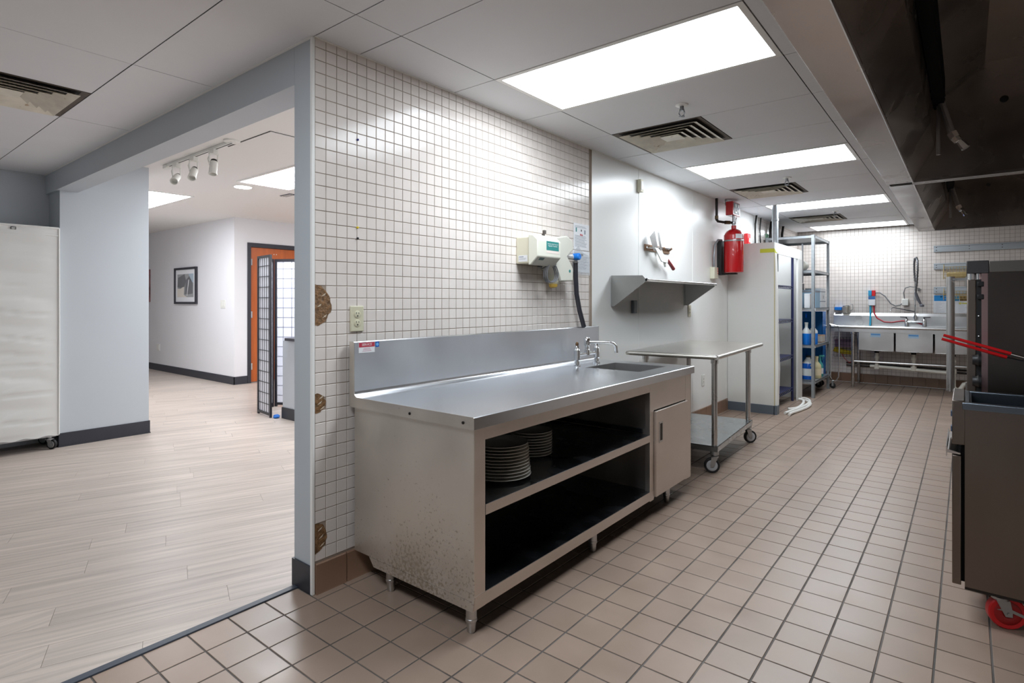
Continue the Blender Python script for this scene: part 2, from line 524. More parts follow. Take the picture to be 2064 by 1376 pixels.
# rank only by what shows: tiles hidden behind the counter come last
tl_front = [p for p in tl if p[2] > 1.06 or p[1] < 1.56]
tl_back = [p for p in tl if not (p[2] > 1.06 or p[1] < 1.56)]
spread(tl_front, (TP-0.0034, TP-0.0034), 0.003, 0.0009, 'x', walltile, wall_l, 'wall_tile', tilt=0.0035)
mb = MB(); vs_, fs_ = chamfer_piece(TP-0.0034, TP-0.0034, 0.003, 0.0009, 'x')
for p in tl_back: mb.add([Vector(v)+Vector(p) for v in vs_], fs_)
part('wall_tile_field', mb, walltile, wall_l, kind='stuff', smooth=False)
part('corner_trim', MB().box(-0.014, 0.003, 1.351, 1.3655, 0.0, H-0.002), whitepaint, wall_l, bevel=0.003)
for k, (hy, hz, ry, rz) in enumerate(holes):
    mb = MB(); pts = [(hy-0.008, hz-rz)]
    N = 18
    for i in range(N+1):
        a = -math.pi/2 + math.pi*i/N
        r = 1 + random.uniform(-0.07, 0.07)
        pts.append((hy - 0.008 + ry*math.cos(a)*r*1.08, hz + rz*math.sin(a)*r))
    pts = [(max(1.3665, p[0]), p[1]) for p in pts]
    mb.prism(pts, 'x', -0.002, 0.0012)
    part('damage_patch', mb, gluebrown, wall_l, label='brown torn patch of bare adhesive')
    mb = MB()
    for i in range(3):
        yy = hy + random.uniform(0.004, ry*0.55); zz = hz + rz*(-0.6+0.55*i)
        mb.prism([(yy-0.010, zz-0.004), (yy+0.006, zz+0.001), (yy+0.012, zz+0.011), (yy+0.002, zz+0.006)], 'x', 0.001, 0.0022)
    part('plaster_scrap', mb, gluewhite, wall_l)
def base_run(y0, y1, parent, x=0.0):
    vs = [(x, 0), (x+0.014, 0), (x+0.010, 0.006), (x+0.010, 0.126), (x+0.006, 0.131), (x, 0.131)]
    y = y0
    while y < y1-0.01:
        e = min(y+0.153, y1)
        mb = MB().prism(vs, 'y', y+0.001, e-0.0015)
        part('base_tile', mb, basetile, parent)
        y += 0.155
base_run(1.366, 3.651, wall_l)
# small marks left on the grout: blue, yellow and black anchors
for (py, pz, m_) in ((1.583, 1.985, mat('blue_anchor', (40, 50, 130), 0.5)), (1.583, 1.585, yellowpl), (1.583, 1.536, blackpl)):
    part('wall_anchor', MB().lathe([(0.0055, -0.002), (0.0045, 0.006), (0.001, 0.008)], (0, py, pz), 8, 'x'), m_, wall_l)

# ---- white panelled wall, continuing the same line
wall_p = struct('wall_left_panelled', MB().box(-0.15, -0.006, 3.651, 7.95, 0, H+0.04), mat('seam', (170, 170, 166), 0.6))
for a, b in ((3.653, 4.426), (4.429, 5.64), (5.643, 6.87), (6.873, 7.95)):
    part('wall_panel', MB().box(-0.006, 0.0, a, b, 0.0, H+0.02), whitepaint, wall_p, bevel=0.001)
part('edge_strip', MB().box(-0.005, 0.002, 3.6495, 3.653, 0.13, H), mat('brown_edge', (150, 130, 110), 0.6), wall_p)
base_run(3.68, 6.705, wall_p)
part('seam_strip', MB().box(-0.001, 0.0025, 4.424, 4.431, 0.131, H), whitepaint, wall_p)
part('seam_strip', MB().box(-0.001, 0.0025, 5.638, 5.645, 0.131, H), whitepaint, wall_p)
# ---- tiled stretch up to the far corner, far wall
wall_f = struct('wall_left_far', MB().box(-0.15, -0.0022, 7.95, YB+0.15, 0, H+0.04), groutm)
mb = MB(); vs_, fs_ = chamfer_piece(TP-0.0032, TP-0.0032, 0.003, 0.0008, 'x')
for i in range(43):
    for j in range(-22, 20):
        z = 1.317+TP*(j+0.5)
        if z < 0.14 or z > H: continue
        mb.add([Vector(v)+Vector((0, 7.952+TP*(i+0.5), z)) for v in vs_], fs_)
part('wall_tile_field', mb, walltile, wall_f, kind='stuff', smooth=False)
wall_b = struct('wall_back', MB().box(0.0, XR, YB+0.0022, YB+0.15, 0, 2.8), groutm)
mb = MB(); vs_, fs_ = chamfer_piece(TP-0.0032, TP-0.0032, 0.003, 0.0008, 'y')
for i in range(61):
    for j in range(-22, 28):
        z = 1.317+TP*(j+0.5)
        if z < 0.14: continue
        mb.add([Vector(v)+Vector((0.003+TP*(i+0.5), YB, z)) for v in vs_], fs_)
part('wall_tile_field', mb, walltile, wall_b, kind='stuff', smooth=False)
x = 0.0
while x < XR-0.05:
    part('base_tile', MB().box(x+0.001, x+0.153, YB-0.012, YB+0.003, 0, 0.131), basetile, wall_b, bevel=0.002); x += 0.155
struct('wall_right', MB().box(XR, XR+0.15, YN, YB+0.15, 0, 2.8), mat('right_wall_tile', (226, 220, 214), 0.2))
struct('wall_front', MB().box(XL, XR, YN-0.15, YN, 0, 2.8), greypaint)
struct('wall_near_left', MB().box(XL-0.15, XL, YN-0.15, 1.39, 0, H+0.1), greypaint)

# ---- opening into the dining side: beam, pillar, dining walls
struct('trim_2', MB().box(XL-0.15, -0.151, 1.36, 1.515, 2.204, HD+0.08), greypaint)         # beam over the opening
pil = struct('wall_pillar', MB().box(-4.40, -3.911, 1.385, 2.065, 0, HD+0.02), greypaint)
struct('baseboard_pillar', MB().box(-4.40, -3.903, 1.377, 2.073, 0, 0.118).box(-4.40, -3.899, 1.373, 2.077, 0, 0.008), baseblack)
struct('baseboard_wall_end', MB().box(-0.158, -0.012, 1.352, 1.5, 0, 0.118), baseblack)
struct('wall_dining_left', MB().box(-12.2, -6.42, 4.06, 4.2, 0, HD+0.02), dinepaint)
struct('wall_dining_door', MB().box(-6.56, -6.42, 4.2, 4.262, 0, HD+0.02).box(-6.56, -6.42, 4.262, 5.30, 2.155, HD+0.02).box(-6.56, -6.42, 5.30, 8.1, 0, HD+0.02), dinepaint)
struct('wall_dining_far', MB().box(-6.56, -0.15, 8.0, 8.15, 0, HD+0.02), dinepaint)
struct('wall_dining_end', MB().box(-12.2, -12.05, 1.4, 4.2, 0, HD+0.02), dinepaint)
struct('wall_dining_near', MB().box(-12.2, -4.40, 1.385, 1.5, 0, HD+0.02), dinepaint)
struct('wall_kitchen_back', MB().box(-0.16, -0.151, 1.515, 8.1, 0, HD+0.05), dinepaint)
struct('baseboard_dining_left', MB().box(-12.05, -6.411, 4.051, 4.06, 0, 0.118), baseblack)
struct('baseboard_dining_door', MB().box(-6.421, -6.411, 4.051, 4.254, 0, 0.118), baseblack)
struct('baseboard_dining_far', MB().box(-6.42, -0.16, 7.99, 8.0, 0, 0.118), baseblack)
# door with dark metal frame
dr = bpy.data.objects.new('door_1', None); C.objects.link(dr); dr.location = (-6.42, 4.78, 0); dr['kind'] = 'structure'
dr['label'] = 'orange-brown wood door in a dark metal frame'
part('door_frame', MB().box(-6.56, -6.405, 4.257, 4.312, 0, 2.155).box(-6.56, -6.405, 5.245, 5.30, 0, 2.155).box(-6.56, -6.405, 4.312, 5.245, 2.09, 2.155), framedark, dr, bevel=0.004)
leaf = part('door_leaf', MB().box(-6.50, -6.445, 4.315, 5.242, 0.012, 2.088), woodred, dr)
for z in (0.25, 1.05, 1.86):
    part('hinge', MB().lathe([(0.009, z-0.05), (0.009, z+0.05)], (-6.432, 4.318, 0), 10).box(-6.446, -6.438, 4.318, 4.345, z-0.05, z+0.05), chrome, leaf)
part('door_lever', MB().tube([(-6.44, 5.17, 1.0), (-6.40, 5.17, 1.0), (-6.40, 5.06, 1.0)], 0.009), chrome, leaf)
part('door_bumper', MB().lathe([(0.008, 0), (0.006, 0.006)], (-6.445, 4.74, 2.0), 8, 'x').lathe([(0.008, 0), (0.006, 0.006)], (-6.445, 4.70, 2.0), 8, 'x'), whitepl, leaf)

# ---- ceilings
ceil = struct('ceiling', MB().box(XL, 1.772, YN, 1.36, H+0.010, H+0.06).box(-0.15, 1.772, 1.36, YB+0.1, H+0.010, H+0.06)
              .box(1.772, XR, 7.56, YB+0.1, H+0.010, H+0.06).box(1.772, XR, YN, 1.30, H+0.010, H+0.06), ceilgap)
GX = [0.295, 1.515]
gy = [1.59+0.608*k for k in range(-7, 15)]
LIGHTS = [(0.295, 1.515, 1.59+0.608*k, 1.59+0.608*(k+1)) for k in (-3, 1, 5, 9, 13)]
VENTS = [(0.295, 0.905, 3.414, 4.022), (0.295, 0.905, 5.846, 6.454), (0.295, 0.905, 8.278, 8.886)]
LVENT = (-2.14, -1.532, 0.374, 0.982)
def ctile(x0, x1, y0, y1, g=0.0026):
    if x1-x0 < 0.03 or y1-y0 < 0.03: return
    dz = random.uniform(-0.0008, 0.0008)
    part('ceiling_tile', MB().box(x0+g, x1-g, y0+g, y1-g, H+dz, H+0.0028), ceiltile, ceil, smooth=False)
def overl(c, lst): return any(abs(c[0]-l[0]) < 0.05 and abs(c[2]-l[2]) < 0.05 for l in lst)
yend = YB
rows = [(1.36, 1.59)] + [(gy[k], min(gy[k+1], yend)) for k in range(7, len(gy)-1) if gy[k] < yend]
for (a, b) in rows:
    ctile(0.0, 0.295, a, b)
    if overl((0.295, 0, a, b), VENTS):
        ctile(0.905, 1.515, a, b)
    elif not overl((0.295, 0, a, b), LIGHTS):
        ctile(0.295, 1.515, a, b)
    ctile(1.515, 1.765 if a < 7.5 else 2.7, a, b)
near = [(gy[k], gy[k+1]) for k in range(0, 6)] + [(gy[6], 1.36)]
for (a, b) in near:
    for x0, x1 in ((-4.25, -3.36), (-3.36, -2.14), (-2.14, -0.925), (-0.925, 0.295), (0.295, 1.515), (1.515, 1.77)):
        if x0 == 0.295 and overl((0.295, 0, a, b), LIGHTS): continue
        if x0 == -2.14 and abs(a-0.374) < 0.05:
            ctile(-1.532, -0.925, a, b); continue
        ctile(x0, x1, a, b)
struct('trim_3', MB().box(0.0, 0.012, 1.36, YB, H-0.003, H+0.0005).box(-0.15, 0.0, 1.348, 1.36, H-0.003, H+0.0005).box(XL, -0.15, 1.348, 1.36, H-0.003, H+0.0005)
       .box(1.752, 1.766, 1.3, 7.5, H-0.003, H+0.0005), whitepaint)
struct('ceiling_dining', MB().box(-12.2, -0.15, 1.40, 8.15, HD, HD+0.06), ceilpaint)
# ------------------------------------------------------------------ ceiling fixtures
def panel_light(x0, x1, y0, y1, z, label, m, group):
    t = thing('ceiling_light', label, 'ceiling light', ((x0+x1)/2, (y0+y1)/2, z), 0, group)
    w = 0.028
    part('frame', MB().box(x0+.002, x1-.002, y0+.002, y0+w, z-.002, z+.0095).box(x0+.002, x1-.002, y1-w, y1-.002, z-.002, z+.0095)
         .box(x0+.002, x0+w, y0+w, y1-w, z-.002, z+.0095).box(x1-w, x1-.002, y0+w, y1-w, z-.002, z+.0095), whitepaint, t)
    o = part('lens', MB(), m, t)
    o.data.from_pydata([(x0+w-t.location.x, y0+w-t.location.y, .002), (x0+w-t.location.x, y1-w-t.location.y, .002), (x1-w-t.location.x, y1-w-t.location.y, .002), (x1-w-t.location.x, y0+w-t.location.y, .002)], [], [(0, 1, 2, 3)])
    return t
KL = ['long lit panel in the ceiling just overhead, before the kitchen tiles begin', 'nearest and largest lit ceiling panel over the steel counter',
      'second lit ceiling panel from the camera, beyond the first square vent', 'third lit ceiling panel from the camera, beyond the second square vent',
      'farthest lit ceiling panel, next to the far tiled wall']
for (x0, x1, y0, y1), lb in zip(LIGHTS, KL):
    panel_light(x0, x1, y0, min(y1, YB-0.01), H, lb, lensf if y0 > 9 else lens, 'kitchen ceiling light panels')
panel_light(-3.36, -2.14, -0.842, -0.234, H, 'added unseen ceiling panel above the plank floor, brightening the near room', lens, 'added near room light panels')  # out of view, added to brighten the near room
panel_light(-3.84, -2.62, 2.86, 3.47, HD-0.008, 'square-cornered lit panel beside the round downlight in the dining ceiling', lensd, 'dining ceiling light panels')
panel_light(-6.70, -5.10, 2.46, 2.96, HD-0.008, 'lit panel over the dining floor beyond the pillar', lensd, 'dining ceiling light panels')
panel_light(-0.925, 0.295, -0.842, -0.234, H, 'added unseen ceiling panel over the edge between plank and tile floors', lens, 'added near room light panels')  # second unseen panel, added as extra light for the near room
panel_light(-2.0, -0.78, 3.60, 4.21, HD-0.008, 'added unseen light panel in the dining ceiling close behind the tiled wall', lensd, 'dining ceiling light panels')  # hidden by the tiled wall, added to lift the dining light
panel_light(-3.84, -2.62, 5.3, 5.91, HD-0.008, 'added unseen light panel deep in the dining room behind the tiled wall', lensd, 'dining ceiling light panels')  # another unseen panel added to brighten the dining side

def ring(mb, cx, cy, a, b, za, zb, t=0.002):
    """sloped square ring from half-size a (height za) to half-size b (height zb)"""
    vs = []
    for h, z in ((a, za), (b, zb), (b, zb+t), (a, za+t)):
        vs += [(cx-h, cy-h, z), (cx+h, cy-h, z), (cx+h, cy+h, z), (cx-h, cy+h, z)]
    fs = []
    for L0, L1 in ((0, 4), (4, 8), (8, 12), (12, 0)):
        for i in range(4):
            j = (i+1) % 4; fs.append((L0+i, L0+j, L1+j, L1+i))
    return mb.add(vs, fs)
def vent(c, label):
    x0, x1, y0, y1 = c; cx, cy = (x0+x1)/2, (y0+y1)/2; h = (x1-x0)/2 - 0.003
    t = thing('ceiling_vent', label, 'vent', (cx, cy, H-0.012), 0, 'square ceiling air vents')
    part('backing', MB().box(cx-h, cx+h, cy-h, cy+h, H+0.0065, H+0.0095), ventdark, t)
    part('frame', ring(MB(), cx, cy, h, h-0.032, H-0.001, H+0.0055, 0.001), ventframe, t)
    s = h - 0.036
    k = 0
    while s > 0.09:
        part('louvre', ring(MB(), cx, cy, s, s-0.041, H-0.016, H+0.004), ventm, t)
        s -= 0.050; k += 1
    part('centre_plate', MB().box(cx-s, cx+s, cy-s, cy+s, H-0.010, H-0.006), ventm, t, bevel=0.002)
for c, lb in zip(VENTS, ['large square air vent between the first and second kitchen light panels', 'air vent between the second and third kitchen light panels',
                         'farthest air vent, just before the last kitchen light panel']): vent(c, lb)
vent(LVENT, 'stained air vent at the left edge, over the plank floor')
def sprinkler(x, y, label):
    t = thing('sprinkler_head', label, 'sprinkler', (x, y, H-0.07), 0, 'ceiling sprinkler heads')
    part('escutcheon', MB().lathe([(0.036, H), (0.034, H-0.005), (0.016, H-0.008)], (x, y, 0), 18), whitepaint, t)
    part('stem', MB().lathe([(0.011, H-0.004), (0.011, H-0.024), (0.014, H-0.026), (0.014, H-0.034)], (x, y, 0), 12), sprink, t)
    for s in (-1, 1):
        part('frame_arm', MB().tube([(x+s*.011, y, H-.032), (x+s*.017, y, H-.046), (x+s*.010, y, H-.060), (x, y, H-.064)], 0.0034, 6), sprink, t)
    part('deflector', MB().lathe([(0.004, H-.062), (0.018, H-.066), (0.018, H-.068), (0.002, H-.070)], (x, y, 0), 14), sprink, t)
for (y, lb) in ((3.15, 'nearest sprinkler head, hanging just before the first square vent'), (5.59, 'sprinkler head between the second light panel and second vent'),
                (8.02, 'farthest sprinkler head, below the third light panel')): sprinkler(0.895, y, lb)

# ------------------------------------------------------------------ exhaust hoods
def hood(y0, y1, label, nozz, shade):
    t = thing('exhaust_hood', label, 'range hood', (2.5, (y0+y1)/2, 2.0), 0, 'stainless exhaust hoods')
    T = 0.03
    part('front_lip', MB().box(1.768, 1.905, y0, y1, 2.0, 2.012).box(1.768, 1.78, y0, y1, 2.012, 2.73), steel_hood, t, bevel=0.002)
    part('lip_edge', MB().tube([(1.905, y0, 2.003), (1.905, y1, 2.003)], 0.006, 8), steel_hood, t)
    prof = [(1.905, 2.0), (2.015, 2.20), (2.030, 2.49), (2.253, 2.66), (2.72, 2.66), (3.15, 2.22), (3.26, 2.05)]
    names = ['front_inner_panel', 'upright_panel', 'sloped_panel', 'top_panel', 'filter_bank', 'rear_panel']
    for (a, b), nm in zip(zip(prof, prof[1:]), names):
        d = Vector((b[0]-a[0], b[1]-a[1])).normalized(); n = Vector((-d.y, d.x))*0.006
        poly = [a, b, (b[0]+n.x, b[1]+n.y), (a[0]+n.x, a[1]+n.y)]
        part(nm, MB().prism(poly, 'y', y0+T, y1-T), steel_hoodin, t)
    for k in range(int((y1-y0-0.2)/0.5)):
        yy = y0+0.1+0.5*k
        mb = MB()
        for j in range(10):
            mb.prism([(2.735, 2.635), (3.14, 2.22), (3.15, 2.23), (2.745, 2.645)], 'y', yy+0.045*j, yy+0.045*j+0.022)
        part('baffle_filter', mb, steel_hoodin, t)
    for y in (y0, y1-T):
        part('end_panel', MB().box(1.78, 3.28, y, y+T, 2.0, 2.73), steel_hoodin, t)
        part('end_lip', MB().box(1.9, 3.28, y-0.001, y+T+0.012, 1.998, 2.013), steel_hood, t)
    part('outer_shell', MB().box(1.78, 3.28, y0, y1, 2.72, 2.74).box(3.27, 3.28, y0, y1, 2.0, 2.72), steel_hood, t)
    # suppression piping along the inner corner and its nozzles
    part('supply_pipe', MB().tube([(2.05, y0+0.1, 2.45), (2.05, y1-0.06, 2.45)], 0.016, 10), blackpl, t)
    part('dark_channel', MB().box(2.024, 2.075, y0+0.1, y1-0.40, 2.33, 2.50), slotblack, t, bevel=0.004)  # plain black box drawn for the dark channel along the inner panel
    for yn in nozz:
        part('drop_pipe', MB().tube([(2.05, yn, 2.45), (2.055, yn, 2.36), (2.105, yn+0.0, 2.165)], 0.017, 10).tube([(2.047, yn+.03, 2.45), (2.047, yn+.03, 2.06)], 0.010, 8), castmetal, t)
        nz = MB().tube([(2.105, yn, 2.165), (2.118, yn, 2.135)], 0.025, 6)
        nz.tube([(2.118, yn, 2.138), (2.135, yn, 2.115)], 0.021, 8).tube([(2.135, yn, 2.118), (2.166, yn, 2.07)], [0.015, 0.022], 10)
        part('nozzle', nz, chrome, t)
        part('clamp_ring', MB().lathe([(0.024, -0.008), (0.030, -0.006), (0.030, 0.006), (0.024, 0.008)], (2.05, yn, 2.37), 14), blackpl, t)
    part('plug_fitting', MB().lathe([(0.020, 0), (0.020, -0.006), (0.012, -0.008)], (2.34, y1-T, 2.427), 14, 'y'), blackpl, t)
    return t
hood(1.35, 4.405, 'nearer stainless exhaust hood overhead at top right', (3.9,), 1)
hood(4.425, 7.50, 'farther stainless exhaust hood, joined end to end behind the nearer one', (6.9,), 1)

# ------------------------------------------------------------------ casters
def caster(parent, x, y, zt, r, yaw, wm, hub, local=True, w=0.03, brake=None):
    """swivel caster under the point (x,y,zt); wheel touches zt_floor = 0"""
    ca = math.cos(yaw); sa = math.sin(yaw)
    M = Matrix.Translation((x, y, 0)) @ Matrix.Rotation(yaw, 4, 'Z')
    fk = MB().lathe([(0.016, zt), (0.016, zt-0.012), (0.028, zt-0.014), (0.028, zt-0.024)], (0, 0, 0), 14)
    for s in (-1, 1):
        fk.prism([(-0.022, zt-0.022), (0.022, zt-0.022), (0.030+0.0, r+0.010), (0.030, r-0.012), (0.008, r-0.012)], 'y', s*(w/2+0.003)-0.0015, s*(w/2+0.003)+0.0015)
    fk.lathe([(0.006, -w/2-0.008), (0.006, w/2+0.008)], (0.018, 0, r), 8, 'y')
    f = part('caster', fk.xf(M), castmetal, parent, local=local)
    wh = MB().lathe([(r-0.016, -w/2+0.002), (r-0.004, -w/2), (r, -w/2+0.005), (r, w/2-0.005), (r-0.004, w/2), (r-0.016, w/2-0.002)], (0.018, 0, r), 24, 'y')
    part('wheel', wh.xf(M), wm, f, local=local)
    hb = MB()
    for s in (-1, 1):
        hb.lathe([(r*0.72, s*(w/2-0.001)), (r*0.66, s*(w/2+0.001)), (r*0.36, s*(w/2+0.001)), (r*0.30, s*(w/2-0.001))], (0.018, 0, r), 20, 'y')
    part('wheel_hub', hb.xf(M), hub, f, local=local)
    if brake:
        part('brake_lever', MB().prism([(-0.02, r+0.012), (0.02, r+0.02), (0.075, r-0.002), (0.072, r-0.012), (0.03, r+0.004)], 'y', -0.02, 0.02).xf(M), brake, f, local=local)

# ------------------------------------------------------------------ steel counter with sink
cn = thing('steel_counter', 'long stainless steel counter with open shelves and inset sink against the tiled wall', 'counter', (0.39, 2.60, 0))
x1, zt = 0.768, 0.825
Y0, Y1 = 1.528, 3.676
cove = arc((0.072, 0, zt+0.022), 0.022, 270, 180, 5)
prof_full = [(x1, zt-0.046), (x1, zt-0.003), (x1-0.003, zt)] + [(p[0], p[2]) for p in cove] + [(0.050, 1.066), (0.046, 1.070), (0.016, 1.070), (0.016, zt-0.04), (0.75, zt-0.04), (0.75, zt-0.046)]
prof_back = [(0.255, zt)] + [(p[0], p[2]) for p in cove] + [(0.050, 1.066), (0.046, 1.070), (0.016, 1.070), (0.016, zt-0.04), (0.255, zt-0.04)]
prof_frnt = [(x1, zt-0.046), (x1, zt-0.003), (x1-0.003, zt), (0.632, zt), (0.632, zt-0.04), (0.75, zt-0.04), (0.75, zt-0.046)]
mb = MB().prism(prof_full, 'y', Y0+0.002, 3.150).prism(prof_full, 'y', 3.540, Y1-0.002).prism(prof_back, 'y', 3.150, 3.540).prism(prof_frnt, 'y', 3.150, 3.540)
top = part('worktop', mb, steel_top, cn)
part('backsplash_face', MB().box(0.0497, 0.0512, Y0+0.003, Y1-0.003, zt+0.024, 1.0655), steel_splash, top)
endp = [(x1, zt-0.046), (x1, zt-0.003), (x1-0.003, zt)] + [(p[0], p[2]) for p in cove] + [(0.050, 1.066), (0.046, 1.070), (0.016, 1.070), (0.016, zt-0.046)]
part('end_cap', MB().prism(endp, 'y', Y0, Y0+0.002), steel_side, top)
part('end_cap', MB().prism(endp, 'y', Y1-0.002, Y1), steel_side, top)
for xx, yy, zz in ((0.42, Y0-0.001, 0.798), (0.715, Y0-0.001, 0.800)):
    part('screw', MB().lathe([(0.006, 0.0), (0.005, -0.003), (0.002, -0.004)], (xx, yy, zz), 10, 'y'), darkiron, top)
# body
part('side_panel', MB().box(0.03, 0.752, 1.546, 1.549, 0.138, zt-0.04), steel_side, cn)
part('side_panel', MB().box(0.03, 0.752, 3.650, 3.653, 0.110, zt-0.04), steel_side, cn)
part('back_panel', MB().box(0.026, 0.030, 1.549, 3.650, 0.138, zt-0.04), mat('steel_back_panel', (110, 108, 106), 0.5, 1.0), cn)
part('stile', MB().box(0.720, 0.752, 1.549, 1.610, 0.105, zt-0.042), steel_front, cn, bevel=0.0015)
part('stile', MB().box(0.720, 0.752, 3.037, 3.087, 0.100, zt-0.042), steel_front, cn, bevel=0.0015)
part('stile', MB().box(0.720, 0.752, 3.562, 3.650, 0.100, zt-0.042), steel_front, cn, bevel=0.0015)
part('top_rail', MB().box(0.722, 0.7515, 1.610, 3.037, 0.728, zt-0.042), steel_front, cn)
part('apron', MB().box(0.722, 0.7515, 3.087, 3.562, 0.618, zt-0.042), steel_front, cn)
shelfm = mat('steel_shelf', (120, 124, 130), 0.26, 1.0, var=0.08, scale=6, rvar=0.08)
part('middle_shelf', MB().prism([(0.752, 0.444), (0.752, 0.481), (0.750, 0.483), (0.033, 0.483), (0.033, 0.480), (0.745, 0.480), (0.745, 0.444)], 'y', 1.610, 3.037), shelfm, cn)
part('shelf_lip', MB().box(0.7505, 0.7535, 1.611, 3.036, 0.444, 0.4825), steel_front, cn)
part('bottom_shelf', MB().prism([(0.752, 0.112), (0.752, 0.155), (0.750, 0.157), (0.033, 0.157), (0.033, 0.154), (0.745, 0.154), (0.745, 0.112)], 'y', 1.610, 3.562), shelfm, cn)
part('shelf_lip', MB().box(0.7505, 0.7535, 1.550, 3.086, 0.108, 0.1565), steel_front, cn)
part('partition', MB().box(0.033, 0.722, 3.060, 3.064, 0.157, zt-0.042), steel_front, cn)
part('shelf_bracket', MB().box(0.05, 0.70, 3.040, 3.060, 0.484, 0.510), shelfm, cn)
part('underframe', MB().prism([(0.135, 0.137), (0.165, 0.100), (0.745, 0.100), (0.752, 0.137)], 'y', 1.545, 1.552), steel_side, cn)
dr2 = part('cabinet_door', MB().box(0.752, 0.768, 3.088, 3.560, 0.118, 0.612), steel_front, cn, bevel=0.002)
part('recessed_handle', MB().box(0.7675, 0.7705, 3.125, 3.175, 0.425, 0.435).box(0.7675, 0.7705, 3.125, 3.175, 0.535, 0.545)
     .box(0.7675, 0.7705, 3.125, 3.133, 0.435, 0.535).box(0.7675, 0.7705, 3.167, 3.175, 0.435, 0.535), steel, dr2)
part('handle_recess', MB().box(0.7672, 0.7688, 3.133, 3.167, 0.435, 0.535), mat('recess_dark', (60, 56, 52), 0.4, 0.8), dr2)
# basin
bs = part('sink_basin', MB().box(0.255, 0.258, 3.150, 3.540, 0.62, zt-0.001).box(0.629, 0.632, 3.150, 3.540, 0.62, zt-0.001)
          .box(0.258, 0.629, 3.150, 3.153, 0.62, zt-0.001).box(0.258, 0.629, 3.537, 3.540, 0.62, zt-0.001).box(0.255, 0.632, 3.150, 3.540, 0.617, 0.620), steel, cn)
part('overflow_ring', MB().lathe([(0.022, 0.0), (0.020, 0.004), (0.012, 0.005)], (0.2585, 3.30, 0.785), 16, 'x'), chrome, bs)
part('overflow_hole', MB().lathe([(0.012, 0.0), (0.011, 0.0055)], (0.2585, 3.30, 0.785), 14, 'x'), blackpl, bs)
part('drain', MB().lathe([(0.045, 0.620), (0.040, 0.623), (0.02, 0.621)], (0.45, 3.345, 0), 18), chrome, bs)
legprof = [(0.021, 0.115), (0.021, 0.055), (0.0225, 0.053), (0.0225, 0.044), (0.019, 0.041), (0.016, 0.006), (0.013, 0.0)]
for (lx, ly) in ((0.706, 1.582), (0.225, 1.592), (0.706, 2.475), (0.225, 2.475), (0.706, 3.37), (0.225, 3.60)):
    part('leg', MB().lathe(legprof, (lx, ly, 0), 18), steel, cn)
    part('leg_gusset', MB().lathe([(0.034, 0.135), (0.030, 0.112), (0.0215, 0.108)], (lx, ly, 0), 18), steel, cn)
# stickers on the backsplash
stk = part('sticker', MB().box(0.0510, 0.0518, 1.552, 1.640, 1.018, 1.064), paper, top, label='white and red maker sticker')
part('sticker_band', MB().box(0.0516, 0.0521, 1.553, 1.639, 1.043, 1.0635), mat('sticker_red', (190, 60, 80), 0.5), stk)
part('sticker_text', on_x(text_mb('SERVICE', 0.015), 0.0523, 1.596, 1.0535), whiteink, stk)
mb = MB()
for k in range(4): mb.box(0.0516, 0.0520, 1.572+0.002*k, 1.622-0.003*k, 1.024+0.0045*k, 1.0255+0.0045*k)
part('sticker_text', mb, mat('pink_print', (206, 140, 160), 0.6), stk)
stb = part('sticker', MB().box(0.0510, 0.0518, 1.644, 1.664, 1.040, 1.064), mat('sticker_blue', (20, 92, 190), 0.5), top, label='small blue certification sticker')
part('sticker_mark', MB().lathe([(0.0075, 0.0517), (0.0075, 0.0522)], (0, 1.654, 1.052), 16, 'x'), mat('light_blue_print', (120, 190, 240), 0.5), stb)

# deck faucet
fc = thing('deck_faucet', 'chrome two-valve faucet with bent spout behind the counter sink', 'faucet', (0.17, 3.30, zt))
fx = 0.175
for y in (3.175, 3.425):
    part('valve_body', MB().lathe([(0.026, zt), (0.026, zt+0.006), (0.017, zt+0.012), (0.015, zt+0.035), (0.020, zt+0.040), (0.020, zt+0.105), (0.014, zt+0.112), (0.010, zt+0.135)], (fx, y, 0), 16), chrome, fc)
part('bridge', MB().tube([(fx, 3.175, zt+0.075), (fx, 3.425, zt+0.075)], 0.012, 12).lathe([(0.019, zt+0.065), (0.019, zt+0.10), (0.015, zt+0.105), (0.015, zt+0.125), (0.021, zt+0.130), (0.021, zt+0.175), (0.016, zt+0.183)], (fx, 3.30, 0), 16), chrome, fc)
part('lever_handle', MB().tube([(fx, 3.425, zt+0.135), (fx+0.03, 3.44, zt+0.140), (fx+0.085, 3.47, zt+0.143)], [0.009, 0.007, 0.005], 10), chrome, fc)
part('stem_top', MB().lathe([(0.009, zt+0.13), (0.011, zt+0.148), (0.006, zt+0.158)], (fx, 3.175, 0), 10), mat('worn_brass', (110, 84, 62), 0.4, 0.8), fc)
part('spout', MB().tube([(fx+0.015, 3.31, zt+0.15), (fx+0.05, 3.335, zt+0.152), (fx+0.115, 3.385, zt+0.150), (fx+0.142, 3.405, zt+0.142), (fx+0.155, 3.415, zt+0.122), (fx+0.158, 3.418, zt+0.080)], [0.012, 0.0105, 0.0105, 0.0105, 0.011, 0.012], 12), chrome, fc)

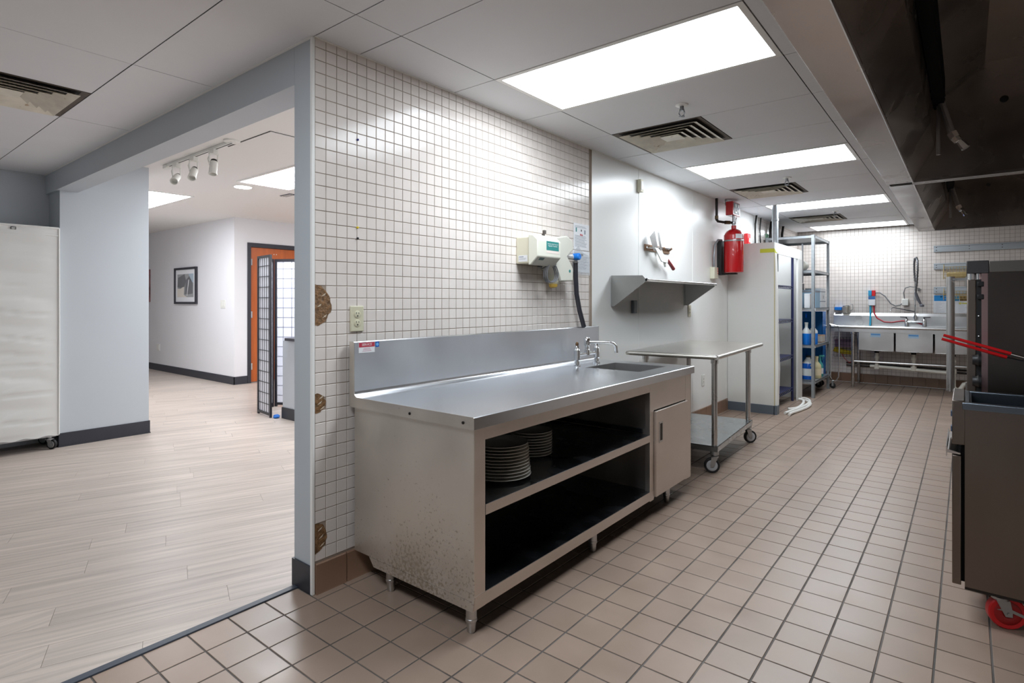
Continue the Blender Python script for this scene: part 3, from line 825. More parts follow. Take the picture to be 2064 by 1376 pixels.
# plates
def plate(x, y, z, r, label, group):
    p = [(r*0.50, z), (r*0.58, z+0.001), (r*0.62, z+0.004), (r*0.97, z+0.0125), (r, z+0.0140), (r*0.995, z+0.0155), (r*0.96, z+0.0150), (r*0.63, z+0.0070), (r*0.55, z+0.0050), (0.0001, z+0.0046)]
    single('plate', MB().lathe(p, (x, y, 0), 36), platem, label, 'plate', group, ang=50)
ORD = ['topmost', 'second', 'third', 'fourth', 'fifth', 'sixth', 'seventh', 'eighth', 'ninth', 'tenth', 'eleventh', 'bottom']
N1 = 11; zz = 0.4835
for k in range(N1):
    i = N1-1-k
    lb = ('topmost dinner plate of the taller stack on the counter shelf' if i == 0 else 'bottom dinner plate of the taller stack on the counter shelf' if k == 0
          else 'dinner plate %s from the top of the taller stack on the shelf' % ORD[i])
    plate(0.565+random.uniform(-.002, .002), 1.925+random.uniform(-.002, .002), zz, 0.134-0.0012*k, lb, 'dinner plates in the taller stack')
    zz += 0.0135
N2 = 9; zz = 0.4835
for k in range(N2):
    i = N2-1-k
    lb = ('topmost plate of the smaller stack behind the taller one' if i == 0 else 'bottom plate of the smaller stack behind the taller one' if k == 0
          else 'white plate %s from the top of the smaller rear stack' % ORD[i])
    plate(0.46+random.uniform(-.0015, .0015), 2.29+random.uniform(-.0015, .0015), zz, 0.106, lb, 'plates in the smaller rear stack')
    zz += 0.0135
# ------------------------------------------------------------------ things on the tiled wall
ot = thing('wall_outlet', 'ivory duplex outlet on the tiled wall above the counter corner', 'outlet', (0, 1.577, 1.11))
part('cover_plate', MB().box(0.0, 0.007, 1.541, 1.613, 1.112, 1.228), ivory, ot, bevel=0.003)
for z in (1.150, 1.190):
    s = part('socket', MB().lathe([(0.0165, 0.006), (0.0165, 0.0088), (0.015, 0.0095)], (0, 1.577, z), 18, 'x'), ivory, ot)
    part('slot', MB().box(0.0090, 0.0099, 1.569, 1.5715, z+0.001, z+0.010).box(0.0090, 0.0099, 1.583, 1.5855, z+0.001, z+0.009).lathe([(0.0035, 0.009), (0.0035, 0.0099)], (0, 1.577, z-0.007), 8, 'x'), blackpl, s)

dp = thing('treatment_dispenser', 'beige wall dispenser with teal label and black drain hose beside the notice', 'dispenser', (0.0, 2.98, 1.30))
part('back_box', MB().box(0.0, 0.105, 2.750, 2.985, 1.480, 1.645), creampl, dp, bevel=0.008)
cov = part('front_cover', MB().prism([(0.100, 1.655), (0.135, 1.655), (0.172, 1.620), (0.172, 1.520), (0.120, 1.470), (0.100, 1.470)], 'y', 2.742, 2.990), mat('dispenser_cover', (228, 228, 214), 0.35), dp, bevel=0.006)
part('spec_sticker', MB().box(0.020, 0.090, 2.7485, 2.7495, 1.492, 1.530), paper, dp)
part('sticker_text', MB().box(0.026, 0.060, 2.7480, 2.7486, 1.519, 1.524).box(0.026, 0.080, 2.7480, 2.7486, 1.511, 1.5125).box(0.026, 0.075, 2.7480, 2.7486, 1.504, 1.5055), greyink, dp)
lb = part('teal_label', MB().box(0.1715, 0.1728, 2.832, 2.965, 1.562, 1.618), tealm, cov, label='teal label reading Antimicrobial Fruit and Vegetable Treatment')
part('label_text', on_x(text_mb('Antimicrobial Fruit and\nVegetable Treatment', 0.0118), 0.1731, 2.8985, 1.596), whiteink, lb)
part('label_strip', MB().box(0.1715, 0.1727, 2.832, 2.965, 1.545, 1.5615), mat('pale_pink_print', (238, 224, 216), 0.6), lb)
part('maker_badge', MB().prism([(0.1655, 1.5135), (0.1515, 1.500), (0.1505, 1.501), (0.1645, 1.5145)], 'y', 2.775, 2.825), mat('badge_dark', (60, 92, 88), 0.5), cov)
kk = part('key_lock', MB().lathe([(0.010, 1.650), (0.010, 1.668)], (0.125, 2.865, 0), 10).box(0.118, 0.132, 2.866, 2.886, 1.668, 1.690), mat('lock_grey', (90, 84, 80), 0.4, 0.5), dp)
part('arm_housing', MB().prism([(2.985, 1.655), (3.15, 1.682), (3.215, 1.655), (3.235, 1.600), (3.155, 1.545), (3.225, 1.470), (3.225, 1.385), (3.075, 1.378), (3.050, 1.430), (2.985, 1.480)], 'x', 0.0, 0.115), mat('dispenser_cover2', (222, 222, 210), 0.35), dp, bevel=0.008)
part('round_badge', MB().lathe([(0.010, 0.114), (0.010, 0.1165)], (0, 3.18, 1.450), 16, 'x'), tealm, dp)
part('grip_ring', MB().tube(arc((0.150, 2.985, 1.565), 0.018, 0, 360, 16, 'yz'), 0.003, 6), whitepl, dp)
vb = part('valve_body', MB().tube([(0.05, 3.22, 1.555), (0.05, 3.38, 1.555)], 0.020, 12).tube([(0.05, 3.355, 1.555), (0.05, 3.355, 1.52)], 0.016, 12), whitepl, dp)
part('valve_knob', MB().lathe([(0.022, 0.05), (0.024, 0.075), (0.024, 0.098), (0.018, 0.104)], (0, 3.325, 1.557), 18, 'x'), bluepl, vb)
part('hose_clamp', MB().lathe([(0.020, 1.515), (0.020, 1.527)], (0.05, 3.355, 0), 14), castmetal, dp)
part('drain_hose', MB().tube([(0.05, 3.355, 1.52), (0.05, 3.357, 1.42), (0.052, 3.365, 1.30), (0.056, 3.395, 1.19), (0.062, 3.445, 1.07)], 0.0165, 14), mat('black_hose', (42, 42, 50), 0.45), dp)
coil = []
for i in range(64):
    a = 2*math.pi*i/21.0 + 1.2; r = 0.058 + 0.004*math.sin(i*0.9)
    coil.append((0.10+0.0006*i, 2.955+r*math.cos(a), 1.425+r*math.sin(a)))
part('cable_coil', MB().tube([(0.09, 2.87, 1.478), (0.095, 2.89, 1.455)] + coil + [(0.12, 3.00, 1.46), (0.115, 3.02, 1.50)], 0.0035, 6), mat('grey_cable', (104, 106, 112), 0.5), dp)
part('cable_gland', MB().box(0.085, 0.105, 2.855, 2.885, 1.462, 1.480), blackpl, dp, bevel=0.003)
part('spout_nozzle', MB().lathe([(0.045, 1.385), (0.040, 1.372), (0.030, 1.360)], (0.055, 3.085, 0), 18), creampl, dp)
part('yellow_nozzle', MB().lathe([(0.030, 1.362), (0.026, 1.345), (0.018, 1.338)], (0.055, 3.075, 0), 18), mat('amber_plastic', (214, 178, 80), 0.4), dp)

def notice(y0, y1, z0, z1, x, label, blocks):
    t = thing('wall_notice', label, 'notice', (x, (y0+y1)/2, z0))
    sh = part('sheet', MB().box(x, x+0.0015, y0, y1, z0, z1), paper, t)
    mb = MB(); ink = MB()
    z = z1-0.02
    while z > z0+0.02:
        e = y1-0.015-random.uniform(0, 0.05)
        if not any(b[2] < z < b[3] for b in blocks): mb.box(x+0.0014, x+0.0019, y0+0.015, e, z, z+0.0025)
        z -= 0.0085
    part('print_lines', mb, greyink, sh)
    for (a, b, c, d, m_) in blocks: part('print_picture', MB().box(x+0.0014, x+0.0020, a, b, c, d), m_, sh)
    return t
pinkp = mat('red_print', (196, 60, 72), 0.6)
notice(3.405, 3.612, 1.618, 1.806, 0.002, 'upper instruction sheet with small pictures taped beside the dispenser',
       [(3.43, 3.445, 1.745, 1.775, tealm), (3.50, 3.512, 1.752, 1.766, blackink), (3.488, 3.503, 1.722, 1.734, pinkp), (3.507, 3.522, 1.720, 1.732, pinkp), (3.545, 3.562, 1.735, 1.765, greyink)])
notice(3.395, 3.618, 1.458, 1.612, 0.002, 'lower instruction sheet behind the blue valve knob', [(3.50, 3.53, 1.575, 1.592, blackink)])
mb = MB()
pl = [(3.40, 1.44), (3.40, 1.60), (3.46, 1.645), (3.53, 1.600), (3.60, 1.585), (3.625, 1.56), (3.625, 1.44)]
single('clear_sleeve', MB().prism(pl, 'x', 0.0045, 0.0056), mat('plastic_sleeve', (236, 240, 244), 0.15, alpha=0.25), 'clear plastic sleeve over the lower instruction sheet', 'sleeve')

# ------------------------------------------------------------------ white wall: shelf, tool holder, small boxes
sf = thing('wall_shelf', 'stainless wall shelf on two gusset brackets above the rolling table', 'shelf', (0.15, 4.69, 1.21))
zsf = 1.415
part('shelf_board', MB().prism([(0.004, zsf+0.030), (0.006, zsf+0.030), (0.006, zsf+0.004), (0.285, zsf+0.004), (0.300, zsf+0.008), (0.300, zsf-0.010), (0.288, zsf-0.014), (0.284, zsf-0.008), (0.284, zsf), (0.004, zsf)], 'y', 3.955, 5.46), steel, sf)
part('rolled_edge', MB().tube([(0.296, 3.955, zsf-0.002), (0.296, 5.462, zsf-0.002)], 0.012, 12), steel, sf)
bmt = mat('steel_bracket', (170, 170, 168), 0.42, 1.0, var=0.04, scale=6)
part('bracket', MB().prism([(0.003, 1.212), (0.003, 1.452), (0.268, 1.446), (0.290, 1.420), (0.290, 1.398), (0.030, 1.212)], 'y', 3.945, 3.949), bmt, sf)
part('bracket', MB().prism([(0.003, 1.212), (0.003, zsf), (0.290, zsf), (0.290, 1.392), (0.030, 1.212)], 'y', 5.445, 5.449), bmt, sf)
part('wall_flange', MB().box(0.001, 0.004, 3.949, 3.985, 1.212, 1.415).box(0.001, 0.004, 5.410, 5.445, 1.212, 1.415), bmt, sf)
tb = thing('tool_holder', 'bronze bar tool holder on the white wall above the shelf', 'holder', (0.03, 4.78, 1.68))
part('back_bar', MB().box(0.0, 0.012, 4.535, 5.045, 1.690, 1.745), brasswood, tb, bevel=0.003)
part('front_rail', MB().tube([(0.028, 4.53, 1.715), (0.028, 5.05, 1.735)], 0.008, 8), chrome, tb)
for y in (4.545, 4.70, 4.87, 5.03):
    part('peg', MB().tube([(0.012, y, 1.72), (0.04, y, 1.72+0.02*(y-4.53)/.5)], 0.010, 8), brasswood, tb)
sp = thing('griddle_scraper', 'steel scraper with white neck and dark red handle hanging at a slant', 'scraper', (0.07, 4.80, 1.55))
part('blade', MB().prism([(4.60, 1.862), (4.505, 1.800), (4.585, 1.685), (4.675, 1.690)], 'x', 0.064, 0.067), steel, sp)
part('neck', MB().prism([(4.60, 1.715), (4.665, 1.715), (4.90, 1.625), (4.865, 1.595), (4.74, 1.600)], 'x', 0.060, 0.070), whitepl, sp, bevel=0.003)
part('handle', MB().tube([(0.065, 4.875, 1.622), (0.065, 5.005, 1.548)], [0.014, 0.017], 12), handlered, sp)
sp2 = thing('cake_spatula', 'white-handled spatula behind the scraper on the tool holder', 'spatula', (0.05, 4.80, 1.60))
part('blade', MB().prism([(4.70, 1.86), (4.735, 1.865), (4.80, 1.700), (4.755, 1.695)], 'x', 0.046, 0.048), steel, sp2)
part('handle', MB().tube([(0.05, 4.775, 1.70), (0.05, 4.86, 1.565)], [0.009, 0.012], 10), whitepl, sp2)
bx = thing('door_chime_box', 'small cream box high on the white wall below the ceiling', 'box', (0.015, 4.425, 2.17))
part('housing', MB().box(0.0, 0.035, 4.397, 4.452, 2.172, 2.278), creampl, bx, bevel=0.004)
part('slot_cover', MB().box(0.034, 0.038, 4.403, 4.446, 2.190, 2.262), whitepl, bx)
bx = thing('grey_wall_box', 'grey rectangular box on the white wall under the shelf', 'box', (0.01, 4.325, 1.15))
part('housing', MB().box(0.0, 0.022, 4.293, 4.358, 1.152, 1.258), greybag, bx, bevel=0.003)
part('face_plate', MB().box(0.021, 0.024, 4.300, 4.351, 1.160, 1.250), mat('grey_plate', (130, 134, 140), 0.5), bx)
def outlet(y, z, label, m_):
    t = thing('wall_outlet', label, 'outlet', (0, y, z-0.058))
    part('cover_plate', MB().box(0.0, 0.007, y-0.036, y+0.036, z-0.058, z+0.058), m_, t, bevel=0.003)
    s = part('socket_insert', MB().box(0.006, 0.009, y-0.017, y+0.017, z-0.034, z+0.034), m_, t)
    part('slot', MB().box(0.0088, 0.0096, y-.008, y-.005, z+.01, z+.02).box(0.0088, 0.0096, y+.005, y+.008, z+.01, z+.02).box(0.0088, 0.0096, y-.008, y-.005, z-.02, z-.01).box(0.0088, 0.0096, y+.005, y+.008, z-.02, z-.01), blackpl, s)
outlet(5.55, 1.155, 'cream outlet on the white wall under the right shelf bracket', creampl)
outlet(5.93, 0.42, 'white outlet low on the white wall behind the rolling table', whitepl)

# ------------------------------------------------------------------ rolling table (turned a few degrees)
rt = thing('rolling_table', 'rolling stainless work table with galvanised undershelf, standing past the counter', 'table', (0.82, 3.99, 0), math.radians(4.0))
W, Ln, zT = 0.69, 1.50, 0.872
part('table_top', MB().box(-W+0.012, -0.012, 0.012, Ln-0.012, zT-0.006, zT), steel_table, rt, local=True)
ed = MB()
for a, b in (((-0.014, 0.0, 0), (-0.014, Ln, 0)), ((-W+0.014, 0.0, 0), (-W+0.014, Ln, 0)), ((-0.014, 0.014, 0), (-W+0.014, 0.014, 0)), ((-0.014, Ln-0.014, 0), (-W+0.014, Ln-0.014, 0))):
    ed.tube([(a[0], a[1], zT-0.016), (b[0], b[1], zT-0.016)], 0.0165, 12)
part('rolled_edge', ed, steel_table, rt, local=True)
lp = [(-0.075, 0.175), (-0.075, 1.255), (-0.60, 0.175), (-0.60, 1.255)]
for lx, ly in lp:
    part('leg', MB().lathe([(0.0205, 0.135), (0.0205, zT-0.05)], (lx, ly, 0), 18), steel, rt, local=True)
    part('leg_socket', MB().lathe([(0.026, zT-0.075), (0.027, zT-0.02)], (lx, ly, 0), 18), steel, rt, local=True)
    part('shelf_clamp', MB().lathe([(0.030, 0.135), (0.030, 0.195)], (lx, ly, 0), 18), castmetal, rt, local=True)
part('undershelf', MB().box(-0.625, -0.045, 0.145, 1.285, 0.195, 0.200).box(-0.625, -0.045, 0.145, 0.149, 0.160, 0.200).box(-0.625, -0.045, 1.281, 1.285, 0.160, 0.200)
     .box(-0.049, -0.045, 0.145, 1.285, 0.160, 0.200).box(-0.625, -0.621, 0.145, 1.285, 0.160, 0.200), mat('galv_shelf', (186, 192, 196), 0.28, 1.0, var=0.04, scale=5, rvar=0.05), rt, local=True)
hubw = mat('grey_hub', (190, 192, 196), 0.5)
for (lx, ly), yaw in zip(lp, (math.radians(200), math.radians(40), math.radians(160), math.radians(120))):
    caster(rt, lx, ly, 0.138, 0.055, yaw, blackrub, hubw)

# ------------------------------------------------------------------ fire suppression tank
ft = thing('suppression_tank', 'red fire suppression cylinder strapped to a black bracket in the corner', 'tank', (0.16, 6.42, 1.565))
tx, ty = 0.165, 6.42
part('cylinder', MB().lathe([(0.085, 1.565), (0.100, 1.572), (0.102, 1.59), (0.102, 1.960), (0.096, 1.995), (0.075, 2.025), (0.045, 2.043), (0.026, 2.050), (0.026, 2.085)], (tx, ty, 0), 32), redtank, ft)
part('strap', MB().lathe([(0.1035, 1.908), (0.1045, 1.910), (0.1045, 1.922), (0.1035, 1.924)], (tx, ty, 0), 28), castmetal, ft)
part('rating_label', MB().lathe([(0.1032, 1.93), (0.1032, 1.982)], (tx, ty, 0), 40), redtank, ft)
lab = MB()
for k in range(7):
    a0 = math.radians(-62+7*k); a1 = math.radians(-62+7*(k+1)); r = 0.1042
    lab.add([(tx+r*math.cos(a0), ty+r*math.sin(a0), 1.935), (tx+r*math.cos(a1), ty+r*math.sin(a1), 1.935), (tx+r*math.cos(a1), ty+r*math.sin(a1), 1.985), (tx+r*math.cos(a0), ty+r*math.sin(a0), 1.985)], [(0, 1, 2, 3)])
part('white_label', lab, paper, ft)
lab = MB()
for k in range(4):
    a0 = math.radians(6+7*k); a1 = math.radians(6+7*(k+1)); r = 0.1045
    lab.add([(tx+r*math.cos(a0), ty+r*math.sin(a0), 1.655), (tx+r*math.cos(a1), ty+r*math.sin(a1), 1.655), (tx+r*math.cos(a1), ty+r*math.sin(a1), 1.700), (tx+r*math.cos(a0), ty+r*math.sin(a0), 1.700)], [(0, 1, 2, 3)])
part('white_label', lab, mat('label_blue_white', (206, 214, 234), 0.5), ft)
part('mount_bracket', MB().box(0.0, 0.05, 6.36, 6.50, 1.545, 1.925).box(0.03, 0.20, 6.40, 6.45, 1.548, 1.564), blackpl, ft, bevel=0.004)
part('valve', MB().lathe([(0.018, 2.085), (0.018, 2.10), (0.028, 2.105), (0.028, 2.125), (0.016, 2.13), (0.016, 2.20)], (tx, ty, 0), 14), castmetal, ft)
ct = thing('release_control_box', 'red release control box with dark window above the suppression cylinder', 'control box', (0.12, 6.44, 2.19))
part('housing', MB().box(0.105, 0.185, 6.33, 6.57, 2.195, 2.345), redtank, ct, bevel=0.006)
part('window', MB().box(0.1845, 0.1875, 6.355, 6.55, 2.212, 2.332), blackpl, ct)
part('dial', MB().lathe([(0.020, 0.187), (0.020, 0.192)], (0, 6.41, 2.302), 14, 'x').lathe([(0.016, 0.187), (0.016, 0.191)], (0, 6.48, 2.250), 12, 'x').box(0.187, 0.190, 6.40, 6.45, 2.222, 2.240).box(0.187, 0.190, 6.49, 6.53, 2.29, 2.32), whitepl, ct)
pp = thing('agent_pipework', 'dark iron pipe dropping from the ceiling to the red cylinder valve', 'pipe', (0.06, 6.25, 2.12))
part('pipe_run', MB().tube([(0.04, 6.235, H), (0.04, 6.235, 2.145), (0.05, 6.25, 2.125), (0.10, 6.33, 2.118), (0.165, 6.42, 2.118)], 0.014, 10), darkiron, pp)
part('coupling', MB().lathe([(0.019, 2.15), (0.019, 2.185)], (0.04, 6.235, 0), 10).tube([(0.10, 6.33, 2.118), (0.135, 6.378, 2.118)], 0.021, 6), mat('brass_dark', (96, 80, 60), 0.4, 0.7), pp)
part('bypass_pipe', MB().tube([(0.10, 6.36, H), (0.10, 6.36, 2.32), (0.10, 6.40, 2.30)], 0.012, 8).tube([(0.16, 6.50, 2.18), (0.13, 6.53, 2.10), (0.10, 6.54, 2.02)], 0.011, 8), castmetal, pp)
jb = thing('junction_box', 'cream electrical box with grey conduit left of the red cylinder', 'box', (0.02, 6.2, 1.49))
part('housing', MB().box(0.0, 0.05, 6.14, 6.26, 1.497, 1.622), creampl, jb, bevel=0.004)
part('red_indicator', MB().box(0.0495, 0.052, 6.235, 6.25, 1.60, 1.612).box(0.0495, 0.052, 6.235, 6.25, 1.575, 1.587).box(0.0495, 0.052, 6.235, 6.25, 1.55, 1.562), redpl, jb)
part('conduit', MB().tube([(0.025, 6.20, 1.62), (0.025, 6.19, 1.72), (0.03, 6.21, 1.86), (0.04, 6.28, 1.925), (0.06, 6.34, 1.925)], 0.011, 8), mat('grey_conduit', (140, 142, 146), 0.45, 0.4), jb)

# ------------------------------------------------------------------ white open-front enclosure
en = thing('storage_enclosure', 'tall white open-front storage enclosure beyond the rolling table', 'cabinet', (0.25, 7.4, 0))
enw = mat('enclosure_white', (226, 226, 222), 0.4, var=0.012, scale=2)
part('side_panel', MB().box(0.004, 0.506, 6.718, 6.735, 0, 1.908), enw, en)
part('far_panel', MB().box(0.004, 0.508, 8.075, 8.092, 0, 1.908), enw, en)
part('header_panel', MB().box(0.490, 0.508, 6.735, 8.075, 1.788, 1.908), whitepaint, en)
part('left_stile', MB().prism([(0.508, 0.0), (0.530, 0.0), (0.545, 0.5), (0.530, 1.0), (0.522, 1.5), (0.512, 1.79), (0.500, 1.79), (0.500, 0.0)], 'y', 6.74, 6.82), whitepaint, en)
part('right_stile', MB().box(0.485, 0.508, 7.86, 8.075, 0, 1.788), enw, en)
part('edge_batten', MB().box(0.506, 0.512, 6.716, 6.745, 0.02, 1.79), mat('raw_wood_edge', (206, 196, 160), 0.6), en)
part('kick_strip', MB().box(0.004, 0.512, 6.708, 6.718, 0, 0.098).box(0.506, 0.54, 6.708, 6.80, 0, 0.098), basegrey, en)
part('side_strip', MB().box(0.500, 0.507, 8.10, 8.165, 1.49, 2.0), greybag, en)
tp = part('tape', MB().box(0.36, 0.509, 6.7155, 6.7178, 1.795, 1.838), tapem, en, label='strip of yellow-green tape')
part('tape_tail', MB().prism([(6.716, 1.79), (6.716, 1.836), (6.79, 1.80), (6.86, 1.80), (6.80, 1.785)], 'x', 0.5105, 0.5120), tapem, tp)
# navy wire shelving inside
ws = thing('wire_shelving', 'navy epoxy wire shelving unit inside the white enclosure', 'shelving', (0.28, 7.36, 0))
for x, y in ((0.455, 7.80), (0.455, 6.93), (0.09, 7.80), (0.09, 6.93)):
    part('post', MB().lathe([(0.0155, 0.0), (0.0155, 1.86)], (x, y, 0), 12), navy, ws)
for z in (1.44, 1.03, 0.58, 0.17):
    mb = MB().box(0.085, 0.46, 6.92, 7.81, z-0.004, z)
    for x in (0.085, 0.46):
        mb.tube([(x, 6.92, z), (x, 7.81, z)], 0.004, 6).tube([(x, 6.92, z-0.035), (x, 7.81, z-0.035)], 0.004, 6)
        n = 26
        mb.tube([(x, 6.92+0.89*i/n, z if i % 2 else z-0.035) for i in range(n+1)], 0.003, 5)
    part('wire_shelf', mb, navy, ws)
# hoses on the floor in front
hz = [[(0.56, 7.75, 0.05), (0.60, 7.85, 0.035), (0.67, 7.72, 0.03), (0.68, 7.45, 0.02), (0.655, 7.2, 0.016), (0.62, 6.95, 0.016), (0.60, 6.80, 0.016)],
      [(0.58, 7.62, 0.05), (0.63, 7.72, 0.03), (0.70, 7.60, 0.02), (0.715, 7.35, 0.016), (0.685, 7.05, 0.016), (0.655, 6.85, 0.016), (0.655, 6.74, 0.016)],
      [(0.56, 7.60, 0.06), (0.61, 7.62, 0.05), (0.65, 7.45, 0.04), (0.64, 7.25, 0.018), (0.60, 7.12, 0.016), (0.565, 7.08, 0.016)]]
HL = ['white hose nearest the enclosure among the three on the floor', 'outermost white hose curling on the floor before the enclosure', 'short white hose lying over the other two on the floor']
for pth, l_ in zip(hz, HL):
    q = []
    P = [Vector(p) for p in pth]
    for i in range(len(P)-1):
        p0 = P[max(i-1, 0)]; p1 = P[i]; p2 = P[i+1]; p3 = P[min(i+2, len(P)-1)]
        for s in range(5):
            t = s/5; q.append(0.5*((2*p1)+(-p0+p2)*t+(2*p0-5*p1+4*p2-p3)*t*t+(-p0+3*p1-3*p2+p3)*t**3))
    q.append(P[-1])
    single('white_hose', MB().tube(q, 0.0155, 10), hosewhite, l_, 'hose', 'white hoses on the floor')
# things above and behind the enclosure
single('vent_pipe', MB().lathe([(0.035, 1.60), (0.035, 2.19), (0.040, 2.192), (0.040, 2.215), (0.035, 2.217), (0.035, H-0.001)], (0.42, 7.12, 0), 18), galv, 'grey vent pipe rising out of the white enclosure to the ceiling', 'pipe')
rc = thing('pull_station', 'red emergency pull box on the white wall behind the cylinder', 'pull box', (0.02, 7.2, 1.98))
part('housing', MB().box(0.0, 0.05, 7.34, 7.46, 1.95, 2.10), redpl, rc, bevel=0.01)
part('handle', MB().box(0.05, 0.058, 7.37, 7.43, 1.99, 2.04), whitepl, rc)
for (y, rr, lab_) in ((7.72, 0.012, 'thin black conduit on the white wall, left of the grey vent pipe'), (8.45, 0.018, 'dark vertical pipe on the wall behind the white enclosure'), (9.1, 0.018, 'rusty vertical pipe near the far corner above the shelving')):
    single('wall_conduit', MB().tube([(0.03, y, 1.5), (0.03, y, 2.25), (0.03, y+0.06, H-0.002)], rr, 8), darkiron, lab_, 'pipe')
single('loose_cable', MB().tube([(0.012, 8.05, H-.002), (0.012, 8.0, 2.2), (0.012, 8.03, 2.05), (0.012, 8.1, 1.92)], 0.008, 6), blackrub, 'loose black cable hanging on the wall above the enclosure', 'cable')
single('green_sign', MB().box(0.0, 0.006, 8.32, 8.62, 2.10, 2.19), mat('green_sign', (110, 170, 130), 0.5), 'small green wall sign above the white enclosure', 'sign')
# ------------------------------------------------------------------ grey metal shelving with supplies
rk = thing('metal_shelving', 'grey bolted metal shelving unit beside the white enclosure', 'shelving', (0.33, 8.70, 0))
RX0, RX1, RY0, RY1 = 0.035, 0.635, 8.18, 9.21
for x, y, sx, sy in ((RX0, RY0, 1, 1), (RX1, RY0, -1, 1), (RX0, RY1, 1, -1), (RX1, RY1, -1, -1)):
    mb = MB().box(min(x, x+sx*.038), max(x, x+sx*.038), min(y, y+sy*.003), max(y, y+sy*.003), 0, 2.115)
    mb.box(min(x, x+sx*.003), max(x, x+sx*.003), min(y, y+sy*.038), max(y, y+sy*.038), 0, 2.115)
    part('angle_post', mb, galv, rk)
for z in (2.112, 1.66, 1.165, 0.68, 0.212):
    mb = MB().box(RX0+.004, RX1-.004, RY0+.004, RY1-.004, z-.004, z)
    mb.box(RX0+.004, RX1-.004, RY0+.004, RY0+.007, z-.034, z).box(RX0+.004, RX1-.004, RY1-.007, RY1-.004, z-.034, z)
    mb.box(RX1-.007, RX1-.004, RY0+.004, RY1-.004, z-.034, z).box(RX0+.004, RX0+.007, RY0+.004, RY1-.004, z-.034, z)
    s = part('shelf', mb, galv, rk)
    bl = MB()
    for y in (RY0+0.018, RY1-0.018):
        for dz in (-0.010, -0.026): bl.lathe([(0.006, 0), (0.005, 0.005)], (RX1, y, z+dz), 6, 'x')
    part('bolt', bl, castmetal, s)
def carton(x0, x1, y0, y1, z0, h, m_, label, bands=(), txt=None, grp=None):
    t = thing('carton', label, 'box', ((x0+x1)/2, (y0+y1)/2, z0), 0, grp)
    b = part('box_body', MB().box(x0, x1, y0, y1, z0, z0+h), m_, t, bevel=0.003)
    for (a, c, m2) in bands:
        part('print_band', MB().box(x0+.004, x1+.0006, y0-.0006, y1-.004, z0+h*a, z0+h*c), m2, b)
    if txt:
        part('print_text', on_y(text_mb(txt, h*0.28), (x0+x1)/2, y0-.0012, z0+h*0.55), blackink, b)
        part('print_text', on_x(text_mb(txt, h*0.28), x1+.0012, (y0+y1)/2, z0+h*0.55), blackink, b)
    return t
zA = 1.1655
lightblue = mat('light_blue_print2', (130, 178, 214), 0.6)
carton(0.50, 0.57, 8.24, 8.40, zA, 0.19, paper, 'small white carton at the front of the upper supply shelf', [(0.15, 0.85, mat('white_band', (244, 246, 248), 0.6))])
carton(0.40, 0.60, 8.45, 8.72, zA, 0.24, mat('pale_blue_carton', (158, 194, 220), 0.6), 'pale blue carton behind the small white one on the shelf', [(0.86, 0.97, greyink)])
carton(0.40, 0.60, 8.80, 9.12, zA, 0.27, paper, 'white carton with large black lettering on the upper supply shelf', [(0.80, 0.84, greyink), (0.30, 0.34, greyink)], 'fo')
carton(0.10, 0.36, 8.50, 8.95, zA, 0.34, mat('grey_carton', (196, 202, 208), 0.6), 'larger grey-white carton at the back of the upper supply shelf')
single('plastic_bag', MB().sphere((0.33, 8.75, 1.661+0.085), 0.085, 14, (1.5, 1.8, 1.0)), mat('milky_bag', (232, 228, 216), 0.4, bump=0.6, var=0.02, scale=14), 'crumpled milky plastic bag on the second shelf from the top', 'bag')
carton(0.40, 0.60, 8.86, 9.10, 0.6805, 0.10, board, 'low brown and white carton on the middle supply shelf', [(0.1, 0.9, mat('pale_carton', (214, 206, 196), 0.6))])
def bottle(x, y, z, r, h, m_body, m_liq, label, cat='bottle', trig=None, group=None, lab=None):
    t = thing('spray_bottle' if trig else 'bottle', label, cat, (x, y, z), 0, group)
    part('liquid_body', MB().lathe([(r*.92, z), (r, z+.008), (r, z+h*.55)], (x, y, 0), 18), m_liq, t)
    part('shoulder', MB().lathe([(r, z+h*.55), (r*.95, z+h*.66), (r*.45, z+h*.80), (r*.36, z+h*.84), (r*.36, z+h)], (x, y, 0), 18), m_body, t)
    if lab: part('bottle_label', MB().lathe([(r*1.012, z+h*.15), (r*1.012, z+h*.46)], (x, y, 0), 18), lab, t)
    if trig:
        part('spray_head', MB().box(x-.012, x+.012, y-.012, y+.012, z+h, z+h+.03).box(x-.010, x+.055, y-.010, y+.010, z+h+.02, z+h+.045).box(x+.030, x+.036, y-.006, y+.006, z+h-.025, z+h+.022), trig, t, bevel=0.003)
    else:
        part('cap', MB().lathe([(r*.42, z+h), (r*.42, z+h+.025)], (x, y, 0), 14), m_body, t)
    return t
zB = 0.6805
bottle(0.515, 8.30, zB, 0.055, 0.27, bottleclear, liquidblue, 'blue-filled bottle nearest the enclosure on the middle supply shelf')
bottle(0.60-0.03, 8.44, zB, 0.055, 0.27, bottleclear, liquidblue, 'second blue-filled bottle, beside the shelving post on the middle shelf')
zC = 0.2125
jug = thing('cleaner_jug', 'large blue cleaner jug with white label on the lowest supply shelf', 'jug', (0.53, 8.34, zC))
part('jug_body', MB().lathe([(0.070, zC), (0.080, zC+.01), (0.080, zC+.19), (0.070, zC+.225), (0.038, zC+.27), (0.026, zC+.285), (0.026, zC+.30)], (0.53, 8.34, 0), 20), bottleclear, jug)
part('blue_base', MB().lathe([(0.0808, zC+.012), (0.0808, zC+.06)], (0.53, 8.34, 0), 20), liquiddeep, jug)
part('blue_wrap', MB().lathe([(0.0808, zC+.155), (0.0808, zC+.195), (0.072, zC+.222)], (0.53, 8.34, 0), 20), liquiddeep, jug)
part('cap', MB().lathe([(0.030, zC+.30), (0.030, zC+.32)], (0.53, 8.34, 0), 14), blackpl, jug)
